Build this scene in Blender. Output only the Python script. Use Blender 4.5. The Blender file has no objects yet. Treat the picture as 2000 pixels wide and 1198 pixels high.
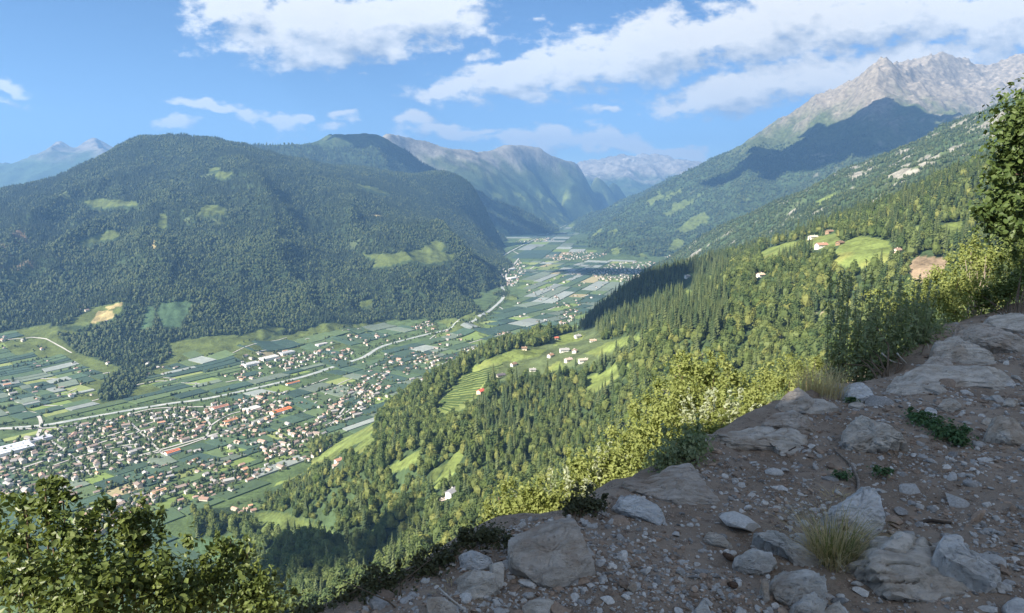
import bpy, bmesh, math, random
import numpy as np
from mathutils import Vector, Matrix, Euler
random.seed(7); rng = np.random.default_rng(7)
R = math.radians
sc = bpy.context.scene
# ------------------------------------------------------------------ camera
H = 650.0                       # eye height above the valley floor (m)
F = 1333.0                      # focal length in pixels of the 2000 px wide photograph
PITCH = math.atan((599-375)/F)
CP, SP = math.cos(PITCH), math.sin(PITCH)
cam = bpy.data.cameras.new('camera'); camo = bpy.data.objects.new('camera', cam)
sc.collection.objects.link(camo); sc.camera = camo
cam.sensor_width = 36; cam.lens = 36*F/2000; cam.clip_start = 0.05; cam.clip_end = 200000
camo.location = (0, 0, H); camo.rotation_euler = (math.pi/2-PITCH, 0, 0)
def W(px, py, Y):
    u = (px-1000)/F; v = (599-py)/F; k = Y/(CP+v*SP)
    return (u*k, Y, H+(-SP+v*CP)*k)
def proj(x, y, z):
    x = np.asarray(x, float); y = np.asarray(y, float); z = np.asarray(z, float)-H
    d = np.maximum(y*CP-z*SP, 1e-3); up = y*SP+z*CP
    return 1000+F*x/d, 599-F*up/d
def floorY(px, py, z=0.0):
    v = (599-py)/F
    return (z-H)*(CP+v*SP)/(-SP+v*CP)
def onfloor(px, py, z=0.0):
    return W(px, py, floorY(px, py, z))
# ------------------------------------------------------------------ light
SUN_EL = R(38); SUN_DIR = Vector((-0.78, -0.625, 0)).normalized()*math.cos(SUN_EL)+Vector((0, 0, math.sin(SUN_EL)))
SUN_STRENGTH = 4.8; SKY_STRENGTH = 0.050; EXPOSURE = 1.66
sl = bpy.data.lights.new('sun', 'SUN'); so = bpy.data.objects.new('sun', sl); sc.collection.objects.link(so)
sl.energy = SUN_STRENGTH; sl.angle = R(0.53); sl.color = (1.0, 0.915, 0.77)
so.rotation_euler = SUN_DIR.to_track_quat('Z', 'Y').to_euler(); so.location = (0, 0, 4000)
sc.view_settings.view_transform = 'Standard'; sc.view_settings.look = 'None'
sc.view_settings.exposure = EXPOSURE; sc.view_settings.gamma = 1; sc.view_settings.use_curve_mapping = False
sc.cycles.use_denoising = True
sc.cycles.max_bounces = 6; sc.cycles.transparent_max_bounces = 8; sc.cycles.volume_bounces = 0
sc.cycles.sample_clamp_indirect = 4
wd = bpy.data.worlds.new('World'); sc.world = wd; wd.use_nodes = True

class NT:
    """small helper for writing node trees"""
    def __init__(s, tree): s.t = tree; s.n = tree.nodes; s.l = tree.links
    def node(s, typ, **kw):
        nd = s.n.new(typ)
        for k, v in kw.items(): setattr(nd, k, v)
        return nd
    def set(s, sock, v):
        if isinstance(v, bpy.types.NodeSocket): s.l.new(v, sock)
        elif v is not None: sock.default_value = v
    def math(s, op, a, b=None, c=None, clamp=False):
        nd = s.node('ShaderNodeMath', operation=op, use_clamp=clamp)
        s.set(nd.inputs[0], a)
        if b is not None: s.set(nd.inputs[1], b)
        if c is not None: s.set(nd.inputs[2], c)
        return nd.outputs[0]
    def smooth(s, x, a, b):
        nd = s.node('ShaderNodeMapRange', interpolation_type='SMOOTHSTEP')
        s.set(nd.inputs['Value'], x); s.set(nd.inputs['From Min'], a); s.set(nd.inputs['From Max'], b)
        return nd.outputs['Result']
    def lin(s, x, a, b, c, d):
        nd = s.node('ShaderNodeMapRange')
        for k, v in zip(('Value', 'From Min', 'From Max', 'To Min', 'To Max'), (x, a, b, c, d)): s.set(nd.inputs[k], v)
        return nd.outputs['Result']
    def noise(s, vec, scale, detail=4, rough=.55, dist=0.0, out='Fac'):
        nd = s.node('ShaderNodeTexNoise'); s.set(nd.inputs['Vector'], vec)
        nd.inputs['Scale'].default_value = scale; nd.inputs['Detail'].default_value = detail
        nd.inputs['Roughness'].default_value = rough; nd.inputs['Distortion'].default_value = dist
        return nd.outputs[out]
    def mixc(s, fac, a, b, mode='MIX'):
        nd = s.node('ShaderNodeMix', data_type='RGBA', blend_type=mode)
        s.set(nd.inputs[0], fac); s.set(nd.inputs[6], a); s.set(nd.inputs[7], b)
        return nd.outputs[2]
    def comb(s, x, y, z):
        nd = s.node('ShaderNodeCombineXYZ'); s.set(nd.inputs[0], x); s.set(nd.inputs[1], y); s.set(nd.inputs[2], z)
        return nd.outputs[0]
def rgba(c): return (c[0], c[1], c[2], 1.0)

# ---- sky: Nishita plus cumulus clouds laid out by direction
def build_world():
    t = NT(wd.node_tree); t.n.clear()
    out = t.node('ShaderNodeOutputWorld')
    sky = t.node('ShaderNodeTexSky', sky_type='NISHITA', sun_disc=False)
    sky.sun_elevation = SUN_EL; sky.sun_rotation = math.atan2(SUN_DIR.x, SUN_DIR.y)
    sky.altitude = 2500; sky.air_density = 0.8; sky.dust_density = 0.05; sky.ozone_density = 1.6
    hs = t.node('ShaderNodeHueSaturation'); t.l.new(sky.outputs[0], hs.inputs['Color']); hs.inputs['Saturation'].default_value = 1.15
    skyc = t.node('ShaderNodeVectorMath', operation='SCALE'); t.l.new(hs.outputs[0], skyc.inputs[0])
    skyc.inputs['Scale'].default_value = SKY_STRENGTH
    tc = t.node('ShaderNodeTexCoord'); sp = t.node('ShaderNodeSeparateXYZ'); t.l.new(tc.outputs['Generated'], sp.inputs[0])
    dx, dy, dz = sp.outputs
    yy = t.math('MAXIMUM', dy, 0.15)
    s0 = t.math('DIVIDE', dx, yy); t0 = t.math('DIVIDE', dz, yy)
    zz = t.math('ADD', t.math('MAXIMUM', dz, 0.0), 0.13)
    gx = t.math('DIVIDE', dx, zz); gy = t.math('DIVIDE', dy, zz)
    # (px, py, rx, ry, tilt in degrees, strength)
    ell = [(640, 45, 260, 62, 3, 1), (590, 88, 185, 36, 0, 1), (470, 10, 110, 50, 0, .9), (800, 22, 190, 46, -6, 1), (905, 33, 85, 22, 10, .8),
           (945, 92, 50, 24, -20, .55), (880, 92, 22, 12, 0, .5),
           (860, 177, 95, 20, -2, .85), (980, 150, 150, 38, -14, 1), (1120, 122, 170, 54, -14, 1), (1290, 92, 200, 66, -12, 1),
           (1490, 52, 260, 72, -8, 1), (1720, 40, 300, 62, -4, 1), (1930, 40, 200, 60, 0, .9), (1010, 182, 110, 16, 0, .8),
           (1440, 182, 170, 42, -8, 1), (1600, 150, 200, 46, -8, 1), (1790, 118, 220, 36, -4, .95), (1960, 80, 150, 30, -4, .8), (1335, 206, 60, 15, 0, .8),
           (395, 205, 78, 12, 2, .85), (490, 217, 75, 11, 10, .8), (548, 230, 34, 9, 14, .75), (335, 243, 52, 10, 0, .62), (690, 231, 30, 12, 0, .9),
           (606, 244, 28, 10, 0, 1), (575, 250, 30, 12, 0, .6), (803, 240, 42, 18, 0, 1.1), (850, 262, 90, 17, 4, .95), (940, 262, 36, 10, 0, .85), (1165, 209, 58, 11, -2, .75),
           (1250, 216, 24, 8, 0, .55), (15, 180, 44, 16, 12, 1), (10, 214, 70, 9, 4, .55), (1070, 266, 105, 24, 0, 1), (1170, 279, 150, 22, 6, .95),
           (1300, 296, 95, 14, 4, .95), (1010, 285, 120, 16, 6, .75), (545, 272, 60, 8, 0, .4), (705, 140, 22, 6, 0, .4), (1045, 47, 20, 7, 0, .35), (650, 258, 40, 8, 0, .45)]
    def density(ds, dt, fine, after=None):
        s = t.math('ADD', s0, ds); q = t.math('ADD', t0, dt)
        v = t.comb(s, t.math('MULTIPLY', q, 1.7), 0.0)
        warp = t.noise(v, 9.0, 3, .6, out='Color')
        wv = t.node('ShaderNodeVectorMath', operation='MULTIPLY_ADD'); t.l.new(warp, wv.inputs[0])
        wv.inputs[1].default_value = (.11, .075, 0); wv.inputs[2].default_value = (-.055, -.0375, 0)
        sq = t.comb(s, q, 0.0)
        ad = t.node('ShaderNodeVectorMath', operation='ADD'); t.l.new(sq, ad.inputs[0]); t.l.new(wv.outputs[0], ad.inputs[1])
        best = after
        first = True
        for (px, py, rx, ry, tilt, st) in ell:
            x, y, z = W(px, py, 1.0); cs, ct = x, z-H
            a, b = rx/F, ry/F
            mp = t.node('ShaderNodeMapping', vector_type='TEXTURE')
            if best is None: t.l.new(ad.outputs[0], mp.inputs['Vector'])
            else:       # evaluated one after the other: keeps the shader stack small
                ch = t.node('ShaderNodeVectorMath', operation='MULTIPLY_ADD'); t.l.new(best, ch.inputs[0])
                ch.inputs[1].default_value = (1e-7, 1e-7, 1e-7); t.l.new(ad.outputs[0], ch.inputs[2]); t.l.new(ch.outputs[0], mp.inputs['Vector'])
            mp.inputs['Location'].default_value = (cs, ct, 0); mp.inputs['Rotation'].default_value = (0, 0, R(-tilt))
            mp.inputs['Scale'].default_value = (a*1.25, b*1.35, 1)
            ln = t.node('ShaderNodeVectorMath', operation='LENGTH'); t.l.new(mp.outputs[0], ln.inputs[0])
            e = t.math('MULTIPLY_ADD', ln.outputs['Value'], -st, st)
            best = e if first else t.math('SMOOTH_MAX', best, e, .12); first = False
        n1 = t.noise(v, 26.0, 6 if fine else 5, .62)
        n2 = t.noise(v, 7.0, 2, .5)
        inn = t.math('MULTIPLY_ADD', n1, 1.5, t.math('ADD', best, -0.93))
        inn = t.math('MULTIPLY_ADD', n2, .5, t.math('ADD', inn, -.22))
        return inn
    def general(ox, oy):
        g = t.comb(t.math('ADD', gx, ox), t.math('ADD', gy, oy), 0.0)
        return t.math('MULTIPLY_ADD', t.noise(g, .55, 7, .6), 3.2, -1.55)
    def shade(d0, d1, strength=1.0):
        cover = t.smooth(d0, -0.03, 0.40)
        lit = t.math('MULTIPLY_ADD', t.math('SUBTRACT', d0, d1), 1.3, .70, clamp=True)
        thick = t.smooth(d0, .25, 1.2)
        lit = t.math('SUBTRACT', lit, t.math('MULTIPLY', thick, .12), clamp=True)
        cl = t.mixc(lit, (.172, .195, .23, 1), (.39, .385, .37, 1))
        up = t.smooth(dz, -.02, .05)
        bg = t.node('ShaderNodeBackground'); bg.inputs['Strength'].default_value = 1.0
        t.l.new(t.mixc(t.math('MULTIPLY', t.math('MULTIPLY', cover, .97), up), skyc.outputs[0], cl), bg.inputs['Color'])
        return bg.outputs[0]
    d0 = density(0.0, 0.0, True); d1 = density(-0.014, 0.030, False, d0)
    bg_view = shade(d0, d1); bg_rest = shade(general(0.0, 0.0), general(-.12, -.08))
    # beyond the picture's span of sky the same kind of broken cumulus goes on
    a1 = t.smooth(t.math('ABSOLUTE', s0), .80, 1.05); a2 = t.smooth(t0, .32, .48); a3 = t.math('SUBTRACT', 1.0, t.smooth(dy, .12, .30))
    a4 = t.math('LESS_THAN', dz, -.02)
    w = t.math('MAXIMUM', t.math('MAXIMUM', t.math('MAXIMUM', a1, a2), a3), a4)
    mx = t.node('ShaderNodeMixShader'); t.set(mx.inputs[0], w); t.l.new(bg_view, mx.inputs[1]); t.l.new(bg_rest, mx.inputs[2])
    t.l.new(mx.outputs[0], out.inputs['Surface'])
    wd.cycles.sampling_method = 'MANUAL'; wd.cycles.sample_map_resolution = 512
build_world()
# ------------------------------------------------------------------ helpers
col = sc.collection
def prop(o, label=None, cat=None, group=None, kind=None):
    if label: o['label'] = label
    if cat: o['category'] = cat
    if group: o['group'] = group
    if kind: o['kind'] = kind
    return o
def link(name, data, parent=None, mat=None, loc=None):
    o = bpy.data.objects.new(name, data); col.objects.link(o)
    if parent is not None: o.parent = parent
    if mat is not None and data is not None and len(data.materials) == 0: data.materials.append(mat)
    if loc is not None: o.location = loc
    return o
def empty(name, loc=(0, 0, 0), rz=0.0):
    o = bpy.data.objects.new(name, None); col.objects.link(o); o.location = loc; o.rotation_euler = (0, 0, rz)
    o.empty_display_size = .5
    return o
def mesh_np(name, verts, faces, smooth=False, mat=None):
    """verts (n,3), faces (m,k) all the same k"""
    me = bpy.data.meshes.new(name)
    verts = np.ascontiguousarray(verts, np.float32); faces = np.ascontiguousarray(faces, np.int32)
    n, k = len(faces), faces.shape[1]
    me.vertices.add(len(verts)); me.vertices.foreach_set('co', verts.ravel())
    me.loops.add(n*k); me.loops.foreach_set('vertex_index', faces.ravel())
    me.polygons.add(n); me.polygons.foreach_set('loop_start', np.arange(0, n*k, k, dtype=np.int32))
    me.polygons.foreach_set('use_smooth', np.full(n, smooth, bool))
    me.update(calc_edges=True)
    if mat: me.materials.append(mat)
    return me
def mesh_py(name, verts, faces, smooth=False, mat=None):
    me = bpy.data.meshes.new(name); me.from_pydata([tuple(v) for v in verts], [], faces)
    if smooth: me.polygons.foreach_set('use_smooth', np.ones(len(me.polygons), bool))
    me.update()
    if mat: me.materials.append(mat)
    return me
def bm_mesh(name, bm, mat=None, smooth=False):
    me = bpy.data.meshes.new(name); bm.to_mesh(me); bm.free()
    if smooth: me.polygons.foreach_set('use_smooth', np.ones(len(me.polygons), bool))
    if mat: me.materials.append(mat)
    return me
def vcol(me, c):
    a = me.color_attributes.new('col', 'FLOAT_COLOR', 'POINT')
    b = np.ones((len(c), 4), np.float32); b[:, :3] = c; a.data.foreach_set('color', b.ravel())
def in_poly(px, py, poly):
    px = np.asarray(px); py = np.asarray(py); r = np.zeros(px.shape, bool); n = len(poly)
    for i in range(n):
        x0, y0 = poly[i]; x1, y1 = poly[(i+1) % n]
        if y0 == y1: continue
        c = ((y0 > py) != (y1 > py)) & (px < (x1-x0)*(py-y0)/(y1-y0)+x0)
        r ^= c
    return r
def seg_dist(x, y, pts):
    x = np.asarray(x, float); y = np.asarray(y, float); d = np.full(x.shape, 1e9)
    for (x0, y0), (x1, y1) in zip(pts[:-1], pts[1:]):
        vx, vy = x1-x0, y1-y0; L = vx*vx+vy*vy+1e-9
        tt = np.clip(((x-x0)*vx+(y-y0)*vy)/L, 0, 1)
        d = np.minimum(d, np.hypot(x-x0-tt*vx, y-y0-tt*vy))
    return d
# ---- numpy gradient noise
_perm = np.random.default_rng(11).permutation(512).astype(np.int64); _perm = np.concatenate([_perm, _perm, _perm])
_ga = np.random.default_rng(12).random(512)*2*np.pi; _gx, _gy = np.cos(_ga), np.sin(_ga)
def pnoise(x, y):
    xi = np.floor(x).astype(np.int64); yi = np.floor(y).astype(np.int64); fx = x-xi; fy = y-yi
    u = fx*fx*fx*(fx*(fx*6-15)+10); v = fy*fy*fy*(fy*(fy*6-15)+10)
    def g(a, b):
        h = _perm[(_perm[(xi+a) & 511]+yi+b) & 511]
        return _gx[h]*(fx-a)+_gy[h]*(fy-b)
    return ((g(0, 0)*(1-u)+g(1, 0)*u)*(1-v)+(g(0, 1)*(1-u)+g(1, 1)*u)*v)*1.5
def fbm(x, y, wl, octv=5, gain=.5, seed=0):
    x = np.asarray(x, float)/wl+seed*17.3; y = np.asarray(y, float)/wl+seed*9.1; a = 1.0; s = 0; n = 0
    for i in range(octv):
        s = s+a*pnoise(x, y); n += a; a *= gain; x = x*2.03+5.2; y = y*2.03+1.7
    return s/n*1.4
def ridged(x, y, wl, octv=5, gain=.5, seed=0):
    x = np.asarray(x, float)/wl+seed*13.7; y = np.asarray(y, float)/wl+seed*7.9; a = 1.0; s = 0; n = 0; w = 1.0
    for i in range(octv):
        r = (1-np.abs(pnoise(x, y)))**2; s = s+a*r*w; n += a; w = np.clip(r*1.4, 0, 1); a *= gain; x = x*2.07+3.1; y = y*2.07+8.3
    return s/n*2-1
class TPS:
    def __init__(s, pts, z, lam=1e-3, sc_=1000.0):
        s.sc = sc_; s.p = np.asarray(pts, float)/sc_; n = len(s.p)
        d = np.hypot(s.p[:, None, 0]-s.p[None, :, 0], s.p[:, None, 1]-s.p[None, :, 1])
        K = s.k(d)+lam*np.eye(n); P = np.c_[np.ones(n), s.p]
        A = np.zeros((n+3, n+3)); A[:n, :n] = K; A[:n, n:] = P; A[n:, :n] = P.T
        s.w = np.linalg.solve(A, np.r_[z, 0, 0, 0])
    @staticmethod
    def k(d): return np.where(d > 1e-9, d*d*np.log(np.maximum(d, 1e-9)), 0)
    def __call__(s, x, y):
        x = np.asarray(x, float)/s.sc; y = np.asarray(y, float)/s.sc; sh = x.shape; x = x.ravel(); y = y.ravel(); n = len(s.p)
        r = s.w[n]+s.w[n+1]*x+s.w[n+2]*y
        for i in range(n): r = r+s.w[i]*s.k(np.hypot(x-s.p[i, 0], y-s.p[i, 1]))
        return r.reshape(sh)
# ------------------------------------------------------------------ materials
MATS = {}
def newmat(name):
    m = bpy.data.materials.new(name); m.use_nodes = True; t = NT(m.node_tree); t.n.clear()
    out = t.node('ShaderNodeOutputMaterial'); b = t.node('ShaderNodeBsdfPrincipled'); t.l.new(b.outputs[0], out.inputs['Surface'])
    b.inputs['Roughness'].default_value = .85; b.inputs['Specular IOR Level'].default_value = .25
    MATS[name] = m
    return m, t, b, out
def bump(t, b, h, strength, dist):
    bp = t.node('ShaderNodeBump'); bp.inputs['Strength'].default_value = strength; bp.inputs['Distance'].default_value = dist
    t.set(bp.inputs['Height'], h); t.l.new(bp.outputs[0], b.inputs['Normal'])
def terrain_mat(name, s1=.02, s2=.15, amt=.5, bdist=6.0, bstr=.6):
    m, t, b, out = newmat(name)
    at = t.node('ShaderNodeAttribute', attribute_name='col'); g = t.node('ShaderNodeNewGeometry'); p = g.outputs['Position']
    n1 = t.noise(p, s1, 6, .6); n2 = t.noise(p, s2, 4, .6)
    f = t.math('ADD', t.lin(n1, .3, .7, 1-amt, 1+amt*.6), t.lin(n2, .3, .7, -amt*.5, amt*.5))
    mul = t.node('ShaderNodeVectorMath', operation='SCALE'); t.l.new(at.outputs['Color'], mul.inputs[0]); t.set(mul.inputs['Scale'], f)
    t.l.new(mul.outputs[0], b.inputs['Base Color'])
    b.inputs['Specular IOR Level'].default_value = .1
    bump(t, b, t.math('ADD', n1, t.math('MULTIPLY', n2, .4)), bstr, bdist)
    return m
def leaf_mat(name, c1, c2, transl=.3, rough=.6, attr=False, varscale=None):
    m, t, b, out = newmat(name)
    oi = t.node('ShaderNodeObjectInfo'); g = t.node('ShaderNodeNewGeometry')
    fac = oi.outputs['Random']
    if varscale:
        fac = t.math('ADD', t.math('MULTIPLY', t.lin(t.noise(g.outputs['Position'], varscale, 3, .6), .3, .7, 0, 1), .65), t.math('MULTIPLY', g.outputs['Random Per Island'], .35), clamp=True)
    c = t.mixc(fac, rgba(c1), rgba(c2))
    t.l.new(c, b.inputs['Base Color']); b.inputs['Roughness'].default_value = rough
    if transl > 0:
        tr = t.node('ShaderNodeBsdfTranslucent'); t.l.new(t.mixc(1.0, c, (1.0, 1.0, .55, 1), 'MULTIPLY'), tr.inputs['Color'])
        mx = t.node('ShaderNodeMixShader'); mx.inputs[0].default_value = transl
        t.l.new(b.outputs[0], mx.inputs[1]); t.l.new(tr.outputs[0], mx.inputs[2]); t.l.new(mx.outputs[0], out.inputs['Surface'])
    return m
def plain_mat(name, c, rough=.8, var=.25, scale=1.0, bstr=0, bdist=.02, random=0.0):
    m, t, b, out = newmat(name); g = t.node('ShaderNodeNewGeometry')
    n = t.noise(g.outputs['Position'], scale, 5, .6)
    f = t.lin(n, .3, .7, 1-var, 1+var)
    if random:
        oi = t.node('ShaderNodeObjectInfo'); f = t.math('MULTIPLY', f, t.lin(oi.outputs['Random'], 0, 1, 1-random, 1+random))
    mul = t.node('ShaderNodeVectorMath', operation='SCALE'); mul.inputs[0].default_value = c; t.set(mul.inputs['Scale'], f)
    t.l.new(mul.outputs[0], b.inputs['Base Color']); b.inputs['Roughness'].default_value = rough
    if bstr: bump(t, b, n, bstr, bdist)
    return m
def attr_mat(name, rough=.85, var=.2, scale=.05, bstr=0, bdist=1):
    m, t, b, out = newmat(name); g = t.node('ShaderNodeNewGeometry'); at = t.node('ShaderNodeAttribute', attribute_name='col')
    n = t.noise(g.outputs['Position'], scale, 5, .65); f = t.lin(n, .3, .7, 1-var, 1+var)
    mul = t.node('ShaderNodeVectorMath', operation='SCALE'); t.l.new(at.outputs['Color'], mul.inputs[0]); t.set(mul.inputs['Scale'], f)
    t.l.new(mul.outputs[0], b.inputs['Base Color']); b.inputs['Roughness'].default_value = rough
    if bstr: bump(t, b, n, bstr, bdist)
    return m
# ------------------------------------------------------------------ terrain layers
FOREST = np.array((.040, .062, .028)); MEADOW = np.array((.150, .190, .056)); ROCK = np.array((.27, .25, .22)); DRY = np.array((.30, .245, .115))
SCREE = np.array((.36, .34, .31)); SCRUB = np.array((.085, .105, .045)); ORCH = np.array((.062, .105, .052))
LAYERS = {}
class Layer:
    """a mountainside: thin-plate surface through control points, plus gully relief, meshed on a fan of view columns"""
    def __init__(s, name, ctrl, pxr, yr, n, relief=None, extra=()):
        s.name = name; pts = [W(*c) for c in ctrl]+[tuple(e) for e in extra]
        a = np.array(pts); s.relief = relief or (lambda x, y: 0*x)
        s.tps = TPS(a[:, :2], a[:, 2]-s.relief(a[:, 0], a[:, 1]))
        sx = np.linspace((pxr[0]-1000)/F, (pxr[1]-1000)/F, n[0]); ys = np.geomspace(yr[0], yr[1], n[1])
        s.sx, s.ly0, s.ly1, s.n = sx, math.log(yr[0]), math.log(yr[1]), n
        Sx, Y = np.meshgrid(sx, ys); s.x = Sx*Y; s.y = Y; s.z = np.maximum(s.height(s.x, s.y), -10.0)
        s.finish()
    def height(s, x, y): return s.tps(x, y)+s.relief(x, y)
    def finish(s):
        s.px, s.py = proj(s.x, s.y, s.z)
        dzx = np.gradient(s.z, axis=1)/np.maximum(np.gradient(s.x, axis=1), 1e-6)
        dzy = np.gradient(s.z, axis=0)/np.maximum(np.gradient(s.y, axis=0), 1e-6)-s.sx[None, :]*dzx
        s.slope = np.hypot(dzx, dzy); s.gx, s.gy = dzx, dzy
    def sample(s, arr, x, y):
        fi = (np.log(np.maximum(y, 1))-s.ly0)/(s.ly1-s.ly0)*(s.n[1]-1); fj = (x/y-s.sx[0])/(s.sx[-1]-s.sx[0])*(s.n[0]-1)
        ok = (fi >= 0) & (fi <= s.n[1]-1) & (fj >= 0) & (fj <= s.n[0]-1)
        fi = np.clip(fi, 0, s.n[1]-1.001); fj = np.clip(fj, 0, s.n[0]-1.001); i = fi.astype(int); j = fj.astype(int); a = fi-i; b = fj-j
        v = (arr[i, j]*(1-b)+arr[i, j+1]*b)*(1-a)+(arr[i+1, j]*(1-b)+arr[i+1, j+1]*b)*a
        return v, ok
    def build(s, colors, mat, keep=None):
        nr, nc = s.z.shape; idx = np.arange(nr*nc).reshape(nr, nc)
        f = np.stack([idx[:-1, :-1], idx[:-1, 1:], idx[1:, 1:], idx[1:, :-1]], -1).reshape(-1, 4)
        if keep is not None: f = f[keep.ravel()[f].any(1)]
        v = np.stack([s.x, s.y, s.z], -1).reshape(-1, 3)
        used = np.unique(f); mp = np.full(len(v), -1); mp[used] = np.arange(len(used))
        me = mesh_np(s.name, v[used], mp[f], True, mat); vcol(me, np.clip(colors.reshape(-1, 3)[used], 0, 1))
        o = link(s.name, me); prop(o, kind='structure'); s.obj = o; LAYERS[s.name] = s
        return o
    def visible(s, tol=14):
        """rows not hidden far behind a nearer row of the same column"""
        m = np.minimum.accumulate(s.py, axis=0); return s.py <= m+tol
def mixcol(c, w, new):
    return c*(1-w[..., None])+new*w[..., None]
def sstep(x, a, b):
    q = np.clip((x-a)/(b-a), 0, 1); return q*q*(3-2*q)
def polymask(L, polys):
    m = np.zeros(L.z.shape)
    jx = L.px+fbm(L.x, L.y, 60, 3, seed=3)*3; jy = L.py+fbm(L.x, L.y, 60, 3, seed=4)*2
    for p in polys: m = np.maximum(m, in_poly(jx, jy, p).astype(float))
    return m
TM = terrain_mat('mountain_ground')
TMF = terrain_mat('far_mountain_ground', .004, .03, .55, 30, .8)

def crest(lines, h, w):
    ls = [[W(*q)[:2] for q in l] for l in lines]
    def fn(x, y):
        r = 0*np.asarray(x, float)
        for l in ls: r = np.maximum(r, np.exp(-seg_dist(x+fbm(x, y, 500, 2, seed=61)*60, y+fbm(x, y, 500, 2, seed=62)*60, l)/w))
        return h*r
    return fn
# --- big forested hill on the left, with the orchard fans at its foot
A_ctrl = [(0, 650, 2750), (120, 690, 2600), (270, 705, 2520), (400, 685, 2640), (500, 668, 2760), (640, 628, 3150), (-250, 640, 2700),
 (0, 560, 3300), (0, 480, 3900), (0, 420, 4600), (0, 372, 5600), (-250, 560, 3300), (-250, 450, 4500), (-200, 400, 5600), (120, 345, 5900), (150, 420, 4700), (150, 520, 3600), (150, 600, 3000),
 (200, 312, 6200), (240, 292, 6300), (270, 281, 6400), (320, 276, 6450), (370, 275, 6500), (425, 277, 6550), (475, 287, 6650), (530, 300, 6600), (600, 326, 6450), (650, 345, 6300), (700, 368, 6150), (780, 412, 5950), (850, 455, 5700), (910, 495, 5400), (955, 525, 5150),
 (300, 600, 3000), (300, 520, 3500), (300, 450, 4100), (300, 380, 4900), (300, 320, 5700), (430, 330, 5500), (430, 420, 4500), (430, 520, 3650), (430, 620, 3000),
 (600, 560, 3650), (600, 480, 4300), (600, 400, 5200), (600, 350, 5900), (700, 580, 3650), (700, 450, 4750),
 (800, 600, 3600), (800, 545, 3950), (800, 497, 4350), (800, 440, 5000), (900, 580, 4000), (900, 530, 4500), (960, 570, 4550)]
A_foot = [(-250, 860), (0, 815), (100, 800), (250, 780), (400, 735), (550, 688), (700, 650), (860, 632), (950, 612), (985, 585), (982, 560)]
A_extra = [onfloor(*p) for p in A_foot]+[(-450, 8200, 700), (-3000, 8000, 500), (-4700, 7000, 350), (-1500, 8300, 650), (-1700, 7600, 900), (-2700, 7300, 800), (-700, 7400, 560), (-200, 6900, 60), (-1050, 7200, 700), (-3700, 6700, 560), (-500, 7000, 330), (0, 7400, -60), (0, 8200, -80), (-200, 8000, -20), (80, 6500, -60)]
A = Layer('forested_hill', A_ctrl, (-120, 1010), (1500, 8200), (430, 400), lambda x, y: sstep(y, 2300, 3600)*(1-.72*sstep(y, 5000, 6200))*(ridged(x*.9+y*.25, y*.35, 700, 5, .5, 2)*95+fbm(x, y, 260, 4, .5, 5)*22), A_extra)
A_mead = [[(165, 392), (190, 388), (270, 395), (268, 401), (200, 406), (180, 405)], [(148, 477), (180, 462), (215, 450), (235, 455), (230, 465), (200, 470), (160, 480)],
 [(386, 412), (400, 399), (440, 404), (440, 420), (390, 422)], [(703, 496), (760, 497), (790, 492), (820, 488), (850, 468), (875, 480), (860, 492), (887, 498), (887, 507), (840, 516), (800, 508), (760, 520), (722, 523), (735, 508)],
 [(120, 640), (180, 600), (242, 590), (238, 606), (210, 625), (180, 634)], [(305, 606), (320, 590), (376, 591), (366, 612), (350, 640), (320, 638)], [(275, 645), (288, 600), (303, 604), (297, 635)],
 [(312, 418), (325, 420), (326, 440), (314, 452), (304, 456)], [(690, 358), (725, 364), (765, 380), (740, 377)], [(700, 590), (728, 583), (726, 597), (704, 600)],
 [(330, 670), (420, 655), (470, 655), (420, 685), (340, 700)], [(440, 668), (520, 640), (560, 640), (480, 680)], [(55, 640), (100, 632), (95, 645), (60, 648)], [(405, 330), (430, 327), (432, 332), (408, 335)], [(425, 335), (455, 338), (440, 350), (420, 345)]]
A_dry = [[(178, 630), (190, 610), (220, 605), (222, 618), (205, 629)], [(205, 600), (240, 590), (238, 598), (212, 604)], [(715, 420), (745, 418), (748, 427), (728, 424)], [(298, 470), (306, 474), (304, 489), (296, 485)]]
A_orch = [[(305, 606), (320, 590), (376, 591), (366, 612), (350, 640), (320, 638)], [(275, 645), (288, 600), (303, 604), (297, 635)]]
# the edge of the wood above the orchard fans
A_edge = np.array([(-300, 600), (0, 652), (60, 640), (130, 640), (190, 655), (210, 700), (270, 712), (330, 690), (400, 668), (500, 665), (560, 652), (640, 632), (700, 632), (760, 626), (860, 627), (950, 606), (990, 575), (1010, 500)], float)
A_fan = sstep(A.py-np.interp(A.px, A_edge[:, 0], A_edge[:, 1])+fbm(A.x, A.y, 90, 3, seed=9)*7, -1, 2)
A_gully = [(235, 790), (262, 745), (272, 700), (280, 640), (300, 560), (318, 480)]
A_wood2 = np.maximum(in_poly(A.px, A.py, [(110, 655), (250, 660), (420, 640), (440, 665), (330, 700), (272, 745), (235, 780), (198, 788), (192, 768), (235, 718), (150, 690)]), seg_dist(A.px, A.py, A_gully) < 9)
mA = np.maximum(polymask(A, A_mead), A_fan*(1-A_wood2))
c = np.tile(FOREST, A.z.shape+(1,)); c = mixcol(c, mA, MEADOW*.62); c = mixcol(c, polymask(A, A_orch), ORCH); c = mixcol(c, polymask(A, A_dry), DRY*1.1)
br = sstep(-A.px, -170, -20)*sstep(fbm(A.x, A.y, 160, 4, seed=6), .1, .35)*sstep(A.py, 430, 455)*sstep(-A.py, -545, -520)
c = mixcol(c, br*.8, np.array((.16, .11, .075)))
A_sh = np.maximum(polymask(A, [[(x_, y_+4) for x_, y_ in p_] for p_ in A_mead]), polymask(A, [[(x_, y_+8) for x_, y_ in p_] for p_ in A_mead]))
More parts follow.
